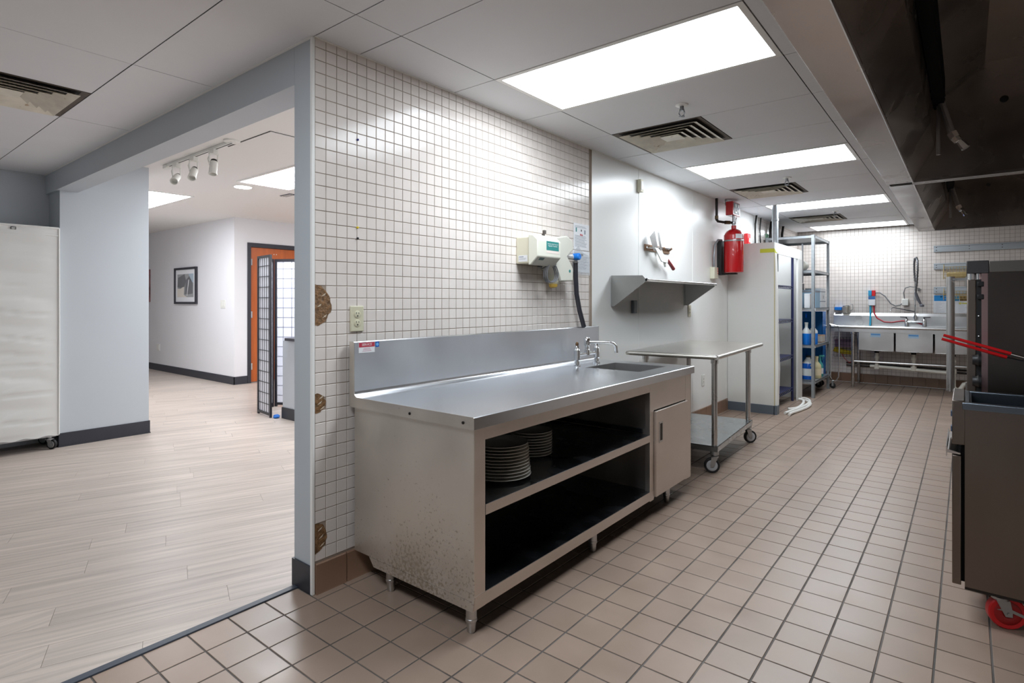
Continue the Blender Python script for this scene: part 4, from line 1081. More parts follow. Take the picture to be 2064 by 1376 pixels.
part('handle', MB().tube([(0.57, 8.28, zC+.19), (0.60, 8.25, zC+.23), (0.57, 8.29, zC+.275)], 0.010, 8), bottleclear, jug)
bottle(0.575, 8.62, zC, 0.060, 0.27, bottlecream, bottlecream, 'cream cleaner bottle with red lettering on the lowest supply shelf', lab=mat('cream_label', (240, 226, 190), 0.5))
bottle(0.575, 8.86, zC, 0.042, 0.25, tealpl, tealpl, 'teal spray bottle behind the cream one on the lowest shelf', trig=tealpl, lab=paper)
bottle(0.42, 8.245, zC, 0.042, 0.26, bottleclear, bottleclear, 'clear spray bottle with grey head beside the blue jug', trig=mat('spray_grey', (110, 120, 112), 0.5))
# blue dish rack stack on a dolly
dl = thing('rack_dolly', 'low dolly with black casters under the stacked blue dish racks', 'dolly', (0.29, 9.36, 0))
part('deck', MB().box(0.05, 0.53, 9.235, 9.49, 0.125, 0.14), castmetal, dl)
for (x, y) in ((0.48, 9.275), (0.48, 9.45), (0.10, 9.275), (0.10, 9.45)):
    part('wheel', MB().lathe([(0.035, -0.014), (0.045, -0.012), (0.045, 0.012), (0.035, 0.014)], (x, y, 0.045), 18, 'y'), blackrub, dl)
    part('fork', MB().box(x-.016, x+.016, y-.020, y-.016, 0.04, 0.125).box(x-.016, x+.016, y+.016, y+.020, 0.04, 0.125), castmetal, dl)
def dish_rack(z, h, label):
    t = thing('dish_rack', label, 'dish rack', (0.29, 9.36, z), 0, 'stacked blue dish racks')
    mb = MB()
    a0, a1, b0, b1 = 0.04, 0.54, 9.235, 9.49
    def wall_x(x, y0, y1):
        mb.box(x, x+.006, y0, y1, z, z+h*.32).box(x, x+.006, y0, y1, z+h*.72, z+h-.003)
        n = 5; d = (y1-y0)/n
        for i in range(n): mb.box(x, x+.006, y0+d*i+(d*.30 if i % 2 else 0), y0+d*(i+1), z+h*.32, z+h*.72)
    def wall_y(y, x0, x1):
        mb.box(x0, x1, y, y+.006, z, z+h*.32).box(x0, x1, y, y+.006, z+h*.72, z+h-.003)
        n = 9; d = (x1-x0)/n
        for i in range(n): mb.box(x0+d*i+(d*.35 if i % 2 else 0), x0+d*(i+1), y, y+.006, z+h*.32, z+h*.72)
    wall_x(a0, b0, b1); wall_x(a1-.006, b0, b1); wall_y(b0, a0, a1); wall_y(b1-.006, a0, a1)
    part('rack_walls', mb, crateblue, t)
    g = MB()
    for i in range(1, 9): g.box(a0, a1, b0+.028*i, b0+.028*i+.004, z, z+.006)
    part('rack_floor', g, mat('navy_crate', (22, 60, 130), 0.5), t)
HN = ['bottom', 'second', 'third', 'fourth', 'fifth', 'sixth', 'topmost']
for k in range(7):
    dish_rack(0.1405+0.138*k, 0.138, ('%s blue dish rack of the stack behind the metal shelving' % HN[k]) if k in (0, 6) else 'blue dish rack, %s from the bottom of the stack' % HN[k])
# tubular cart frame
tc = thing('tube_cart', 'chrome tubular cart frame on a black caster at the sink end', 'cart', (0.68, 9.28, 0))
part('tube_frame', MB().tube([(0.60, 9.30, 0.93), (0.632, 9.30, 0.90), (0.635, 9.30, 0.5), (0.632, 9.30, 0.16), (0.655, 9.30, 0.11), (0.70, 9.30, 0.11), (0.735, 9.30, 0.17), (0.742, 9.30, 0.5), (0.742, 9.30, 0.86), (0.72, 9.30, 0.90), (0.60, 9.30, 0.93)], 0.0085, 8), chrome, tc)
part('wheel', MB().lathe([(0.03, -0.012), (0.04, -0.010), (0.04, 0.010), (0.03, 0.012)], (0.66, 9.30, 0.04), 16, 'y'), blackrub, tc)
part('fork', MB().box(0.648, 0.672, 9.282, 9.286, 0.035, 0.105).box(0.648, 0.672, 9.314, 9.318, 0.035, 0.105), castmetal, tc)

# ------------------------------------------------------------------ three-compartment sink at the far wall
sk = thing('compartment_sink', 'long stainless three-compartment sink along the far tiled wall', 'sink', (1.7, 9.9, 0))
SY0, SY1, SZ = 9.53, 10.235, 0.885
sinkm = mat('sink_steel', (206, 206, 206), 0.34, 1.0, var=0.06, scale=3, rvar=0.08)
mb = MB().box(0.53, 2.95, SY0, SY0+0.05, SZ-.012, SZ).box(0.53, 2.95, 10.10, SY1, SZ-.012, SZ).box(0.53, 0.95, SY0+.05, 10.10, SZ-.020, SZ-.008).box(2.26, 2.95, SY0+.05, 10.10, SZ-.020, SZ-.008)
for x in (1.382, 1.822): mb.box(x-.005, x+.013, SY0+.05, 10.10, SZ-.020, SZ-.006)
part('deck', mb, sinkm, sk)
part('rolled_rim', MB().tube([(0.53, SY0, SZ-.004), (2.95, SY0, SZ-.004)], 0.020, 12).tube([(0.53, SY0, SZ-.004), (0.53, 10.20, SZ-.004)], 0.020, 12), sinkm, sk)
part('front_apron', MB().box(0.54, 2.95, SY0+.002, SY0+.010, SZ-.075, SZ-.012), sinkm, sk)
part('backsplash', MB().prism([(10.195, SZ), (10.195, 1.035), (10.225, 1.075), (10.238, 1.075), (10.238, SZ)], 'x', 0.53, 2.95), sinkm, sk)
for x0, x1_ in ((0.952, 1.375), (1.396, 1.815), (1.836, 2.255)):
    b = part('basin', MB().box(x0, x1_, SY0+.012, SY0+.018, 0.555, SZ-.02).box(x0, x1_, 10.09, 10.10, 0.555, SZ-.02).box(x0, x0+.006, SY0+.018, 10.09, 0.555, SZ-.02).box(x1_-.006, x1_, SY0+.018, 10.09, 0.555, SZ-.02).box(x0, x1_, SY0+.012, 10.10, 0.549, 0.555), sinkm, sk, bevel=0.004)
    cx = (x0+x1_)/2 - 0.02
    part('drain_basket', MB().lathe([(0.045, 0.55), (0.045, 0.535), (0.030, 0.525), (0.030, 0.50)], (cx, 9.82, 0), 16), darkiron, b)
    if x0 < 1.8:
        st = part('blue_label', MB().box(cx-.045, cx+.075, SY0+.0105, SY0+.0125, 0.745, 0.798), mat('sink_label', (170, 200, 224), 0.5), b)
        part('label_band', MB().box(cx-.04, cx+.07, SY0+.0098, SY0+.0108, 0.772, 0.792), mat('sink_label_band', (90, 150, 206), 0.5), st)
for (x, y) in ((0.875, 9.575), (0.875, 10.14), (2.33, 9.575), (2.33, 10.14)):
    part('leg', MB().lathe([(0.0205, SZ-.07), (0.0205, 0.05), (0.016, 0.04), (0.012, 0.0)], (x, y, 0), 14), steel, sk)
    part('leg_socket', MB().lathe([(0.030, SZ-.03), (0.030, SZ-.10), (0.021, SZ-.11)], (x, y, 0), 14), steel, sk)
part('cross_rail', MB().tube([(0.875, 9.575, 0.385), (2.33, 9.575, 0.385)], 0.0155, 10).tube([(0.875, 9.575, 0.30), (0.875, 10.14, 0.30)], 0.013, 10), steel, sk)
dpn = thing('drain_pipe', 'white plastic drain pipe with trap under the compartment sink', 'pipe', (1.6, 9.85, 0.1))
part('pipe_run', MB().tube([(1.06, 9.82, 0.305), (2.02, 9.82, 0.27), (2.05, 9.82, 0.27)], 0.024, 12), pvc, dpn)
for x in (1.145, 1.585, 2.03):
    part('tailpiece', MB().tube([(x, 9.82, 0.50), (x, 9.82, 0.29)], 0.022, 12).lathe([(0.032, 0.42), (0.032, 0.46)], (x, 9.82, 0), 12).lathe([(0.036, 0.27), (0.036, 0.33)], (x, 9.82, 0), 12), pvc, dpn)
part('trap', MB().tube([(2.03, 9.82, 0.27), (2.03, 9.82, 0.09), (2.05, 9.82, 0.055), (2.09, 9.82, 0.05), (2.12, 9.82, 0.085), (2.14, 9.82, 0.13), (2.18, 9.82, 0.145), (2.26, 9.82, 0.145)], 0.027, 12), pvc, dpn)
for z, lab_ in ((0.30, 'upper dark supply pipe along the wall under the sink'), (0.26, 'lower dark supply pipe along the wall under the sink')):
    single('supply_pipe', MB().tube([(0.7, YB-0.035, z), (2.9, YB-0.035, z-0.03)], 0.012, 8), copperpipe, lab_, 'pipe')
# pre-rinse spray faucet
pf = thing('prerinse_faucet', 'chrome pre-rinse spray faucet with coiled hose over the far sink', 'faucet', (1.58, 10.13, SZ))
fy = 10.13
part('mixer', MB().tube([(1.47, fy, 0.955), (1.70, fy, 0.955)], 0.016, 12).lathe([(0.022, SZ), (0.022, 0.99), (0.016, 1.0)], (1.48, fy, 0), 12).lathe([(0.022, SZ), (0.022, 0.99), (0.016, 1.0)], (1.69, fy, 0), 12), chrome, pf)
for x, d in ((1.48, -1), (1.69, 1)): part('lever', MB().tube([(x, fy, 1.0), (x, fy-.01, 1.02), (x+d*.075, fy-.02, 1.025)], [0.010, 0.008, 0.006], 8), blackpl, pf)
part('riser', MB().tube([(1.585, fy, 0.955), (1.585, fy, 1.56)], 0.0105, 10).lathe([(0.020, 1.00), (0.020, 1.05)], (1.585, fy, 0), 12).lathe([(0.018, 1.27), (0.018, 1.36)], (1.585, fy, 0), 12), chrome, pf)
part('swing_spout', MB().tube([(1.585, fy, 1.10), (1.45, fy-.08, 1.135), (1.33, fy-.14, 1.165), (1.305, fy-.15, 1.155), (1.30, fy-.155, 1.12)], 0.009, 8), chrome, pf)
loop = [(1.585, fy, 1.54), (1.575, fy-.01, 1.70), (1.575, fy-.03, 1.80), (1.585, fy-.06, 1.87), (1.605, fy-.10, 1.885), (1.622, fy-.14, 1.83), (1.625, fy-.16, 1.70), (1.615, fy-.17, 1.52), (1.60, fy-.17, 1.36)]
part('coiled_hose', MB().tube(loop, 0.011, 8), mat('hose_steel', (120, 122, 126), 0.3, 1.0), pf)
hel = []
for i in range(150):
    t = i/149*(len(loop)-1); k = min(int(t), len(loop)-2); p = Vector(loop[k]).lerp(Vector(loop[k+1]), t-k)
    a = i*1.35; hel.append((p.x+.017*math.cos(a), p.y+.010*math.sin(a), p.z+.006*math.sin(a)))
part('coil_spring', MB().tube(hel, 0.0025, 5), mat('spring_steel', (96, 98, 102), 0.3, 1.0), pf)
part('spray_handle', MB().tube([(1.60, fy-.17, 1.38), (1.63, fy-.17, 1.28), (1.665, fy-.17, 1.20)], [0.016, 0.020, 0.014], 10).lathe([(0.020, 1.175), (0.028, 1.18), (0.028, 1.20), (0.012, 1.215)], (1.672, fy-.17, 0), 14), mat('spray_grip', (110, 112, 120), 0.4, 0.3), pf)
part('wall_bracket', MB().tube([(1.585, fy, 1.42), (1.62, YB-.01, 1.43)], 0.008, 8).lathe([(0.022, 0), (0.02, -0.012)], (1.62, YB, 1.43), 12, 'y'), chrome, pf)
# chemical dispenser and hoses
cdz = thing('chemical_dispenser', 'small blue and red chemical dispenser on the far wall with hoses', 'dispenser', (1.04, 10.2, 1.19))
part('housing', MB().box(0.995, 1.085, YB-.055, YB, 1.19, 1.335), paper, cdz, bevel=0.005)
part('blue_button', MB().box(0.995, 1.040, YB-.060, YB-.004, 1.335, 1.42), mat('teal_blue', (40, 150, 196), 0.4), cdz, bevel=0.004)
part('red_button', MB().box(1.041, 1.086, YB-.060, YB-.004, 1.335, 1.42), redpl, cdz, bevel=0.004)
part('label_band', MB().box(0.996, 1.084, YB-.0565, YB-.054, 1.285, 1.33), mat('blue_band', (60, 110, 170), 0.5), cdz)
part('blue_hose', MB().tube([(1.02, YB-.03, 1.20), (1.022, YB-.04, 1.05), (1.025, YB-.08, 0.95), (1.025, YB-.12, 0.88)], 0.013, 8), mat('cyan_hose', (40, 160, 196), 0.4), cdz)
part('red_hose', MB().tube([(1.062, YB-.03, 1.20), (1.07, YB-.05, 1.08), (1.11, YB-.07, 1.00), (1.20, YB-.08, 0.945), (1.30, YB-.08, 0.94), (1.42, YB-.08, 0.965), (1.52, YB-.09, 0.96), (1.64, YB-.10, 0.93), (1.70, YB-.10, 0.91)], 0.009, 8), mat('red_hose', (196, 40, 56), 0.4), cdz)
part('feed_hose', MB().tube([(1.086, YB-.03, 1.385), (1.14, YB-.035, 1.385), (1.21, YB-.035, 1.33), (1.28, YB-.035, 1.22), (1.34, YB-.035, 1.185), (1.40, YB-.04, 1.20), (1.44, YB-.04, 1.24)], 0.008, 8), mat('grey_hose', (130, 132, 134), 0.4), cdz)
part('hose_fitting', MB().box(1.42, 1.50, YB-.06, YB-.01, 1.19, 1.29), whitepl, cdz, bevel=0.008)
part('upper_hose', MB().tube([(1.45, YB-.03, 1.29), (1.44, YB-.03, 1.38), (1.46, YB-.04, 1.45), (1.52, YB-.06, 1.47), (1.575, YB-.11, 1.46)], 0.007, 8), mat('grey_hose2', (120, 120, 122), 0.4), cdz)
gb = thing('glove_dispenser', 'bright blue box on a wire bracket at the left of the far wall', 'box', (0.59, 10.2, 1.11))
part('blue_box', MB().box(0.541, 0.640, YB-.07, YB-.01, 1.115, 1.165), bluepl, gb, bevel=0.004)
part('wire_bracket', MB().tube([(0.535, YB-.002, 1.20), (0.535, YB-.05, 1.20), (0.535, YB-.05, 1.105), (0.638, YB-.05, 1.105), (0.638, YB-.002, 1.105)], 0.003, 6), wiretan, gb)
cp = thing('metal_pot', 'small steel canister on the ledge of the far sink', 'canister', (0.69, 10.17, 1.05))
part('canister_body', MB().lathe([(0.045, 1.076), (0.050, 1.08), (0.050, 1.17), (0.055, 1.175)], (0.70, 10.205, 0), 18), mat('canister_steel', (186, 180, 170), 0.35, 0.9), cp)
part('lid_ring', MB().tube(arc((0.70, 10.205, 1.185), 0.042, 0, 360, 18, 'xy'), 0.008, 8), chrome, cp)
part('handle', MB().tube([(0.745, 10.205, 1.10), (0.79, 10.205, 1.13), (0.79, 10.205, 1.20), (0.75, 10.205, 1.22)], 0.005, 6), castmetal, cp)
# clutter under the left drainboard
pb = thing('wall_caddy', 'shallow purple-lined bin on a black wire rack under the sink end', 'bin', (0.68, 10.15, 0.5))
part('bin', MB().box(0.56, 0.80, YB-.16, YB-.02, 0.545, 0.66).box(0.555, 0.805, YB-.165, YB-.015, 0.655, 0.665), mat('mauve_bin', (150, 120, 140), 0.5), pb, bevel=0.004)
g = MB()
for i in range(7): g.tube([(0.55+.043*i, YB-.17, 0.70), (0.55+.043*i, YB-.17, 0.40)], 0.0025, 5)
for i in range(6): g.tube([(0.55, YB-.17, 0.40+.06*i), (0.81, YB-.17, 0.40+.06*i)], 0.0025, 5)
part('wire_grid', g, blackpl, pb)
yl = thing('yellow_funnel', 'yellow plastic scoop hanging under the sink end', 'scoop', (0.66, 10.17, 0.42))
part('scoop_body', MB().tube([(0.55, YB-.10, 0.52), (0.64, YB-.10, 0.475), (0.80, YB-.10, 0.455)], [0.055, 0.040, 0.026], 10), yellowpl, yl)
part('cord', MB().tube([(0.64, YB-.10, 0.45), (0.68, YB-.06, 0.36), (0.74, YB-.05, 0.30), (0.80, YB-.05, 0.33)], 0.004, 6), redpl, yl)

# ------------------------------------------------------------------ rails, baskets and poster on the far wall
for (z0, z1, l_) in ((1.962, 2.056, 'top aluminium rail on the far wall above the oven'), (1.712, 1.800, 'middle aluminium rail on the far wall holding the upper basket'), (1.362, 1.462, 'lowest aluminium rail on the far wall above the poster')):
    t = thing('wall_rail', l_, 'rail', (2.4, YB, z0), 0, 'aluminium wall rails')
    part('rail_channel', MB().prism([(YB, z0), (YB-.020, z0), (YB-.022, z0+.01), (YB-.022, z1-.018), (YB-.030, z1-.014), (YB-.030, z1-.004), (YB-.012, z1), (YB, z1)], 'x', 1.80, 3.0), alu, t)
    sc = MB()
    for x in (1.83, 2.20, 2.55): sc.lathe([(0.006, 0), (0.005, -0.004)], (x, YB-.022, z0+.03), 8, 'y').lathe([(0.006, 0), (0.005, -0.004)], (x, YB-.022, z1-.028), 8, 'y')
    part('screw', sc, darkiron, t, kind='stuff')
def wire_basket(x0, x1, z0, z1, label):
    t = thing('wire_basket', label, 'basket', ((x0+x1)/2, YB-.1, z0), 0, 'wall rail wire baskets')
    y0, y1 = YB-.16, YB-.034
    mb = MB()
    n = int((x1-x0)/.035)
    for i in range(n+1):
        x = x0+(x1-x0)*i/n
        mb.tube([(x, y1, z1), (x, y1, z0), (x, y0, z0), (x, y0, z0+(z1-z0)*.55)], 0.0022, 5)
    for (y, z) in ((y1, z1), (y1, z0), (y0, z0), (y0, z0+(z1-z0)*.55), (y0, z0+(z1-z0)*.3), (y1, (z0+z1)/2), ((y0+y1)/2, z0)):
        mb.tube([(x0, y, z), (x1, y, z)], 0.0026, 5)
    part('wire_grid', mb, wiretan, t)
    part('end_frame', MB().tube([(x0, y1+.02, z1+.05), (x0, y1, z1), (x0, y0, z0+(z1-z0)*.55), (x0, y0, z0-.02)], 0.0045, 6).tube([(x1, y1+.02, z1+.05), (x1, y1, z1), (x1, y0, z0+(z1-z0)*.55), (x1, y0, z0)], 0.0045, 6), wiretan, t)
    return t
wb = wire_basket(1.915, 2.20, 1.585, 1.745, 'upper tan wire basket hanging beside the oven top')
part('tan_packets', MB().box(1.95, 2.17, YB-.14, YB-.06, 1.592, 1.66), mat('tan_paper', (206, 184, 130), 0.6), wb, bevel=0.01)
wb = wire_basket(1.915, 2.20, 1.290, 1.400, 'lower tan wire basket in front of the blue poster')
po = thing('wall_poster', 'white wash chart poster with bright blue heading on the far wall', 'poster', (2.0, YB, 1.085))
sh = part('sheet', MB().box(1.795, 2.38, YB-.003, YB, 1.085, 1.345), paper, po)
part('blue_heading', MB().box(1.802, 1.965, YB-.0036, YB-.0028, 1.258, 1.340), mat('poster_blue', (16, 140, 214), 0.5), sh)
part('picture_strip', MB().box(1.985, 2.09, YB-.0036, YB-.0028, 1.258, 1.335), mat('poster_photo_blue', (70, 150, 190), 0.5), sh)
part('picture_strip', MB().box(2.095, 2.36, YB-.0036, YB-.0028, 1.258, 1.335), mat('poster_photo_brown', (130, 104, 60), 0.5, var=0.4, scale=30), sh)
part('drop_icon', MB().lathe([(0.008, -0.0036), (0.008, -0.0028)], (1.885, YB, 1.318), 12, 'y'), whiteink, sh)
mb = MB()
for i in range(14): mb.box(1.82, 1.82+random.uniform(.03, .13), YB-.0035, YB-.0028, 1.10+.0105*i, 1.1035+.0105*i).box(2.08, 2.08+random.uniform(.05, .2), YB-.0035, YB-.0028, 1.10+.0105*i, 1.1035+.0105*i)
part('print_lines', mb, mat('pale_print', (206, 208, 214), 0.6), sh, kind='stuff')
part('yellow_mark', MB().lathe([(0.016, -0.0037), (0.016, -0.0028)], (2.10, YB, 1.225), 14, 'y').box(2.12, 2.19, YB-.0037, YB-.0028, 1.215, 1.235), mat('poster_yellow', (226, 220, 110), 0.5), sh)

# ------------------------------------------------------------------ fryer
fr = thing('deep_fryer', 'stainless deep fryer on red casters at the right edge', 'fryer', (2.53, 3.01, 0))
FY0, FY1 = 2.82, 3.21
part('side_panel', MB().box(2.163, 2.92, FY0, FY0+.004, 0.142, 0.835), steel_dark, fr)
part('side_panel', MB().box(2.163, 2.92, FY1-.004, FY1, 0.142, 0.835), steel_dark, fr)
part('front_frame', MB().box(2.163, 2.167, FY0+.004, FY1-.004, 0.142, 0.835), steel_dark, fr)
part('base_pan', MB().box(2.163, 2.92, FY0, FY1, 0.132, 0.142), darkiron, fr)
part('back_riser', MB().box(2.86, 2.92, FY0, FY1, 0.142, 1.17), steel_dark, fr)
part('door', MB().box(2.124, 2.152, FY0-.002, FY1-.002, 0.145, 0.648), steel_dark, fr, bevel=0.003)
part('gap_shade_fill', MB().box(2.152, 2.163, FY0+.004, FY1-.004, 0.16, 0.69), slotblack, fr)  # black filler painting the shade between door and frame
part('control_panel', MB().box(2.124, 2.163, FY0-.001, FY1-.001, 0.690, 0.862), steel_dark, fr, bevel=0.003)
part('panel_glint', MB().box(2.119, 2.125, FY0+.05, FY0+.09, 0.79, 0.81).box(2.119, 2.125, FY0+.05, FY0+.09, 0.73, 0.75), mat('glint_blue', (70, 90, 120), 0.4), fr)  # bluish glints on the panel, drawn as small coloured blocks
part('door_handle', MB().prism([(2.105, 0.640), (2.105, 0.680), (2.108, 0.680), (2.110, 0.668), (2.150, 0.658), (2.150, 0.652), (2.108, 0.655), (2.108, 0.640)], 'y', FY0-.002, FY1), chrome, fr)
part('tank_rim', MB().box(2.155, 2.86, FY0-.004, FY0+.022, 0.828, 0.856).box(2.155, 2.86, FY1-.022, FY1+.004, 0.828, 0.856).box(2.155, 2.180, FY0+.022, FY1-.022, 0.828, 0.856).box(2.60, 2.86, FY0+.022, FY1-.022, 0.828, 0.856), oilgrey, fr, bevel=0.003)
part('tank_liner', MB().box(2.180, 2.60, FY0+.022, FY0+.026, 0.60, 0.850).box(2.180, 2.60, FY1-.026, FY1-.022, 0.60, 0.850).box(2.180, 2.184, FY0+.026, FY1-.026, 0.60, 0.850).box(2.596, 2.60, FY0+.026, FY1-.026, 0.60, 0.850).box(2.18, 2.60, FY0+.022, FY1-.022, 0.596, 0.60), oilgrey, fr)
def caster_world(parent, x, y, zt, r, yaw, wm, hub, brake):
    off = chain_off(parent)
    caster(parent, x-off.x, y-off.y, zt, r, yaw, wm, hub, local=True, w=0.034, brake=brake)
for x, y, yw in ((2.270, FY0+.055, math.radians(20)), (2.270, FY1-.055, math.radians(150)), (2.84, FY0+.055, math.radians(60)), (2.84, FY1-.055, math.radians(100))):
    caster_world(fr, x, y, 0.133, 0.062, yw, redpl, mat('red_dark', (150, 12, 16), 0.4), castmetal)
# fryer basket with red grips
fb = thing('fryer_basket', 'fryer basket with twin red-coated handle bars pointing into the aisle', 'basket', (2.45, 3.0, 0.88))
part('red_grip', MB().tube([(2.093, 2.975, 1.108), (2.305, 2.975, 1.042)], [0.0058, 0.0068], 12), redgrip, fb)
part('red_grip', MB().tube([(2.086, 3.02, 1.090), (2.295, 3.02, 1.024)], [0.0058, 0.0068], 12), redgrip, fb)
part('handle_rod', MB().tube([(2.29, 2.975, 1.047), (2.48, 2.975, 0.99), (2.50, 2.97, 0.95)], 0.004, 8).tube([(2.28, 3.02, 1.029), (2.48, 3.035, 0.985), (2.50, 3.04, 0.95)], 0.004, 8), chrome, fb)
g = MB()
for i in range(12):
    x = 2.50+.33*i/11; g.tube([(x, 2.90, 1.02), (x, 2.90, 0.89), (x, 3.12, 0.89), (x, 3.12, 1.02)], 0.0018, 5)
for z in (0.89, 0.92, 0.955, 0.99, 1.02): g.tube([(2.50, 2.90, z), (2.83, 2.90, z), (2.83, 3.12, z), (2.50, 3.12, z), (2.50, 2.90, z)], 0.0022, 5)
part('basket_wire', g, chrome, fb)
part('hanger_hook', MB().tube([(2.83, 2.95, 1.02), (2.845, 2.95, 1.06), (2.875, 2.95, 1.172), (2.89, 2.95, 1.174)], 0.004, 6).tube([(2.83, 3.07, 1.02), (2.845, 3.07, 1.06), (2.875, 3.07, 1.172), (2.89, 3.07, 1.174)], 0.004, 6), chrome, fb)

# ------------------------------------------------------------------ convection oven behind the fryer
ov = thing('convection_oven', 'tall dark stainless convection oven with long tubular door handle', 'oven', (2.7, 3.9, 0))
OY0, OY1 = 3.45, 4.38
ovside = mat('oven_side', (96, 90, 86), 0.30, 1.0, var=0.08, scale=2, rvar=0.05)
part('side_panel', MB().box(2.246, 3.15, OY0, OY0+.006, 0.55, 1.385), ovside, ov)
part('body', MB().box(2.246, 3.15, OY0+.006, OY1, 0.55, 1.385), ovside, ov)
part('top_cap', MB().box(2.168, 2.250, OY0-.004, OY1, 1.380, 1.440), mat('oven_cap', (84, 82, 84), 0.4, 0.7), ov, bevel=0.003)
part('top_panel', MB().box(2.250, 3.15, OY0-.002, OY1, 1.385, 1.436), mat('oven_top', (130, 126, 122), 0.38, 0.9), ov, bevel=0.002)
part('front_strip', MB().box(2.223, 2.246, OY0-.001, OY1, 0.55, 1.380), mat('strip_reflect_tint', (190, 160, 160), 0.28, 1.0), ov)  # pinkish reflection put into the steel colour
dd = part('door', MB().box(2.170, 2.204, OY0+.002, OY1-.12, 0.58, 1.352), steel_dark, ov, bevel=0.004)
part('hinge_pin', MB().lathe([(0.014, 1.350), (0.014, 1.381)], (2.186, OY0+.02, 0), 12).lathe([(0.010, 1.345), (0.010, 1.381)], (2.212, OY0+.02, 0), 10), chrome, ov)
part('dark_gap_fill', MB().box(2.204, 2.223, OY0+.004, OY1-.12, 0.58, 1.352), blackrub, ov)  # black block standing in for the shaded gap behind the door
part('door_handle', MB().lathe([(0.017, 0.80), (0.017, 1.372)], (2.106, OY0+.14, 0), 16).box(2.100, 2.172, OY0+.125, OY0+.155, 0.800, 0.812).box(2.100, 2.172, OY0+.125, OY0+.155, 1.352, 1.364), steel, dd)
part('handle_plate', MB().box(2.164, 2.171, OY0+.12, OY0+.16, 0.80, 0.85).box(2.164, 2.171, OY0+.12, OY0+.16, 1.32, 1.37), steel, dd)
for z in (0.975, 0.875): part('control_knob', MB().lathe([(0.030, 2.222), (0.030, 2.212), (0.024, 2.204), (0.022, 2.190)], (0, OY0-.012, z), 18, 'x'), blackpl, ov)
for z in (1.33, 1.27): part('latch_clip', MB().box(2.208, 2.232, OY0-.006, OY0+.004, z-.012, z+.012), blackpl, ov, bevel=0.003)
sc = MB()
for z in (1.277, 1.18, 1.085): sc.sphere((2.2135, OY0+.002, z), 0.004, 8)
part('rivet', sc, chrome, ov)
for x, y in ((2.25, OY0+.04), (2.25, OY1-.04), (3.1, OY0+.04), (3.1, OY1-.04)): part('stand_leg', MB().box(x, x+.04, y-.02, y+.02, 0, 0.55), steel, ov)
part('stand_shelf', MB().box(2.25, 3.14, OY0+.03, OY1-.03, 0.25, 0.262), steel, ov)
# ------------------------------------------------------------------ covered rack at the left edge
cr = thing('covered_rack', 'tall rolling rack under a white fabric cover beside the pillar', 'rack', (-4.04, 1.03, 0))
def cover():
    mb = MB()
    x0, x1c, y0, y1, z0, z1 = -4.215, -3.858, 0.66, 1.365, 0.118, 1.872
    ny, nz = 40, 96
    def off(y, z, nrm):
        r = 0.0
        k = (z-z0+0.03*math.sin(y*4+z*2))/0.235; fz = k-math.floor(k)
        lift = 0.010*math.sin(y*9+math.floor(k)*1.7)
        w = abs(fz-0.5-lift*5)
        r += -0.009*math.exp(-(w/0.028)**2)                      # pinched folds where the trays sit
        r += 0.005*math.sin(fz*math.pi)
        r += 0.004*math.sin(y*7+z*3.1+math.floor(k)*2.2)*math.sin(z*5+1.3)
        d = (y-0.95-0.12*math.sin(math.floor(k)*2.7)) - 0.5*(fz-0.5)
        r += 0.004*math.exp(-(d/0.03)**2)*math.sin(fz*math.pi)
        return r
    def grid(P, na, nb):
        k = len(mb.v)
        for i in range(na+1):
            for j in range(nb+1): mb.v.append(P(i/na, j/nb))
        for i in range(na):
            for j in range(nb):
                a = k+i*(nb+1)+j; mb.f.append((a, a+nb+1, a+nb+2, a+1))
    def edge(t): return min(1, 6*min(t, 1-t))
    grid(lambda s, t: (x1c+off(y0+(y1-y0)*s, z0+(z1-z0)*t, 1)*edge(s), y0+(y1-y0)*s, z0+(z1-z0)*t+0.006*math.sin(s*30)*(t == 0)), ny, nz)
    grid(lambda s, t: (x0+(x1c-x0)*s, y1+0.4*off(x0+s*.3, z0+(z1-z0)*t, 1)*edge(s), z0+(z1-z0)*t), 16, nz)
    grid(lambda s, t: (x0+(x1c-x0)*s, y0, z0+(z1-z0)*t), 4, nz)
    grid(lambda s, t: (x0, y0+(y1-y0)*s, z0+(z1-z0)*t), 4, 8)
    grid(lambda s, t: (x0+(x1c-x0)*s, y0+(y1-y0)*t, z1+0.012*math.sin(s*math.pi)*math.sin(t*math.pi)), 8, 12)
    return mb
cv = part('fabric_cover', cover(), fabric, cr, ang=60)
part('top_flap', MB().box(-3.862, -3.852, 0.66, 1.368, 1.80, 1.812).box(-3.864, -3.851, 0.66, 1.369, 1.862, 1.878), fabric, cv, bevel=0.004)
part('corner_welt', MB().tube([(-3.858, 1.366, 0.12), (-3.855, 1.368, 0.9), (-3.857, 1.367, 1.87)], 0.007, 8), fabric, cv)
part('buckle', MB().tube([(-3.850, 1.055, 1.853), (-3.850, 1.055, 1.836), (-3.850, 1.085, 1.836), (-3.850, 1.085, 1.853), (-3.850, 1.055, 1.853)], 0.003, 6), blackpl, cv)
part('base_frame', MB().box(-4.20, -3.875, 0.68, 1.35, 0.105, 0.125), castmetal, cr)
off_ = chain_off(cr)
for x, y in ((-3.90, 1.315), (-3.90, 0.71), (-4.17, 1.315), (-4.17, 0.71)):
    caster(cr, x-off_.x, y-off_.y, 0.106, 0.042, math.radians(35), blackrub, castmetal, w=0.024)

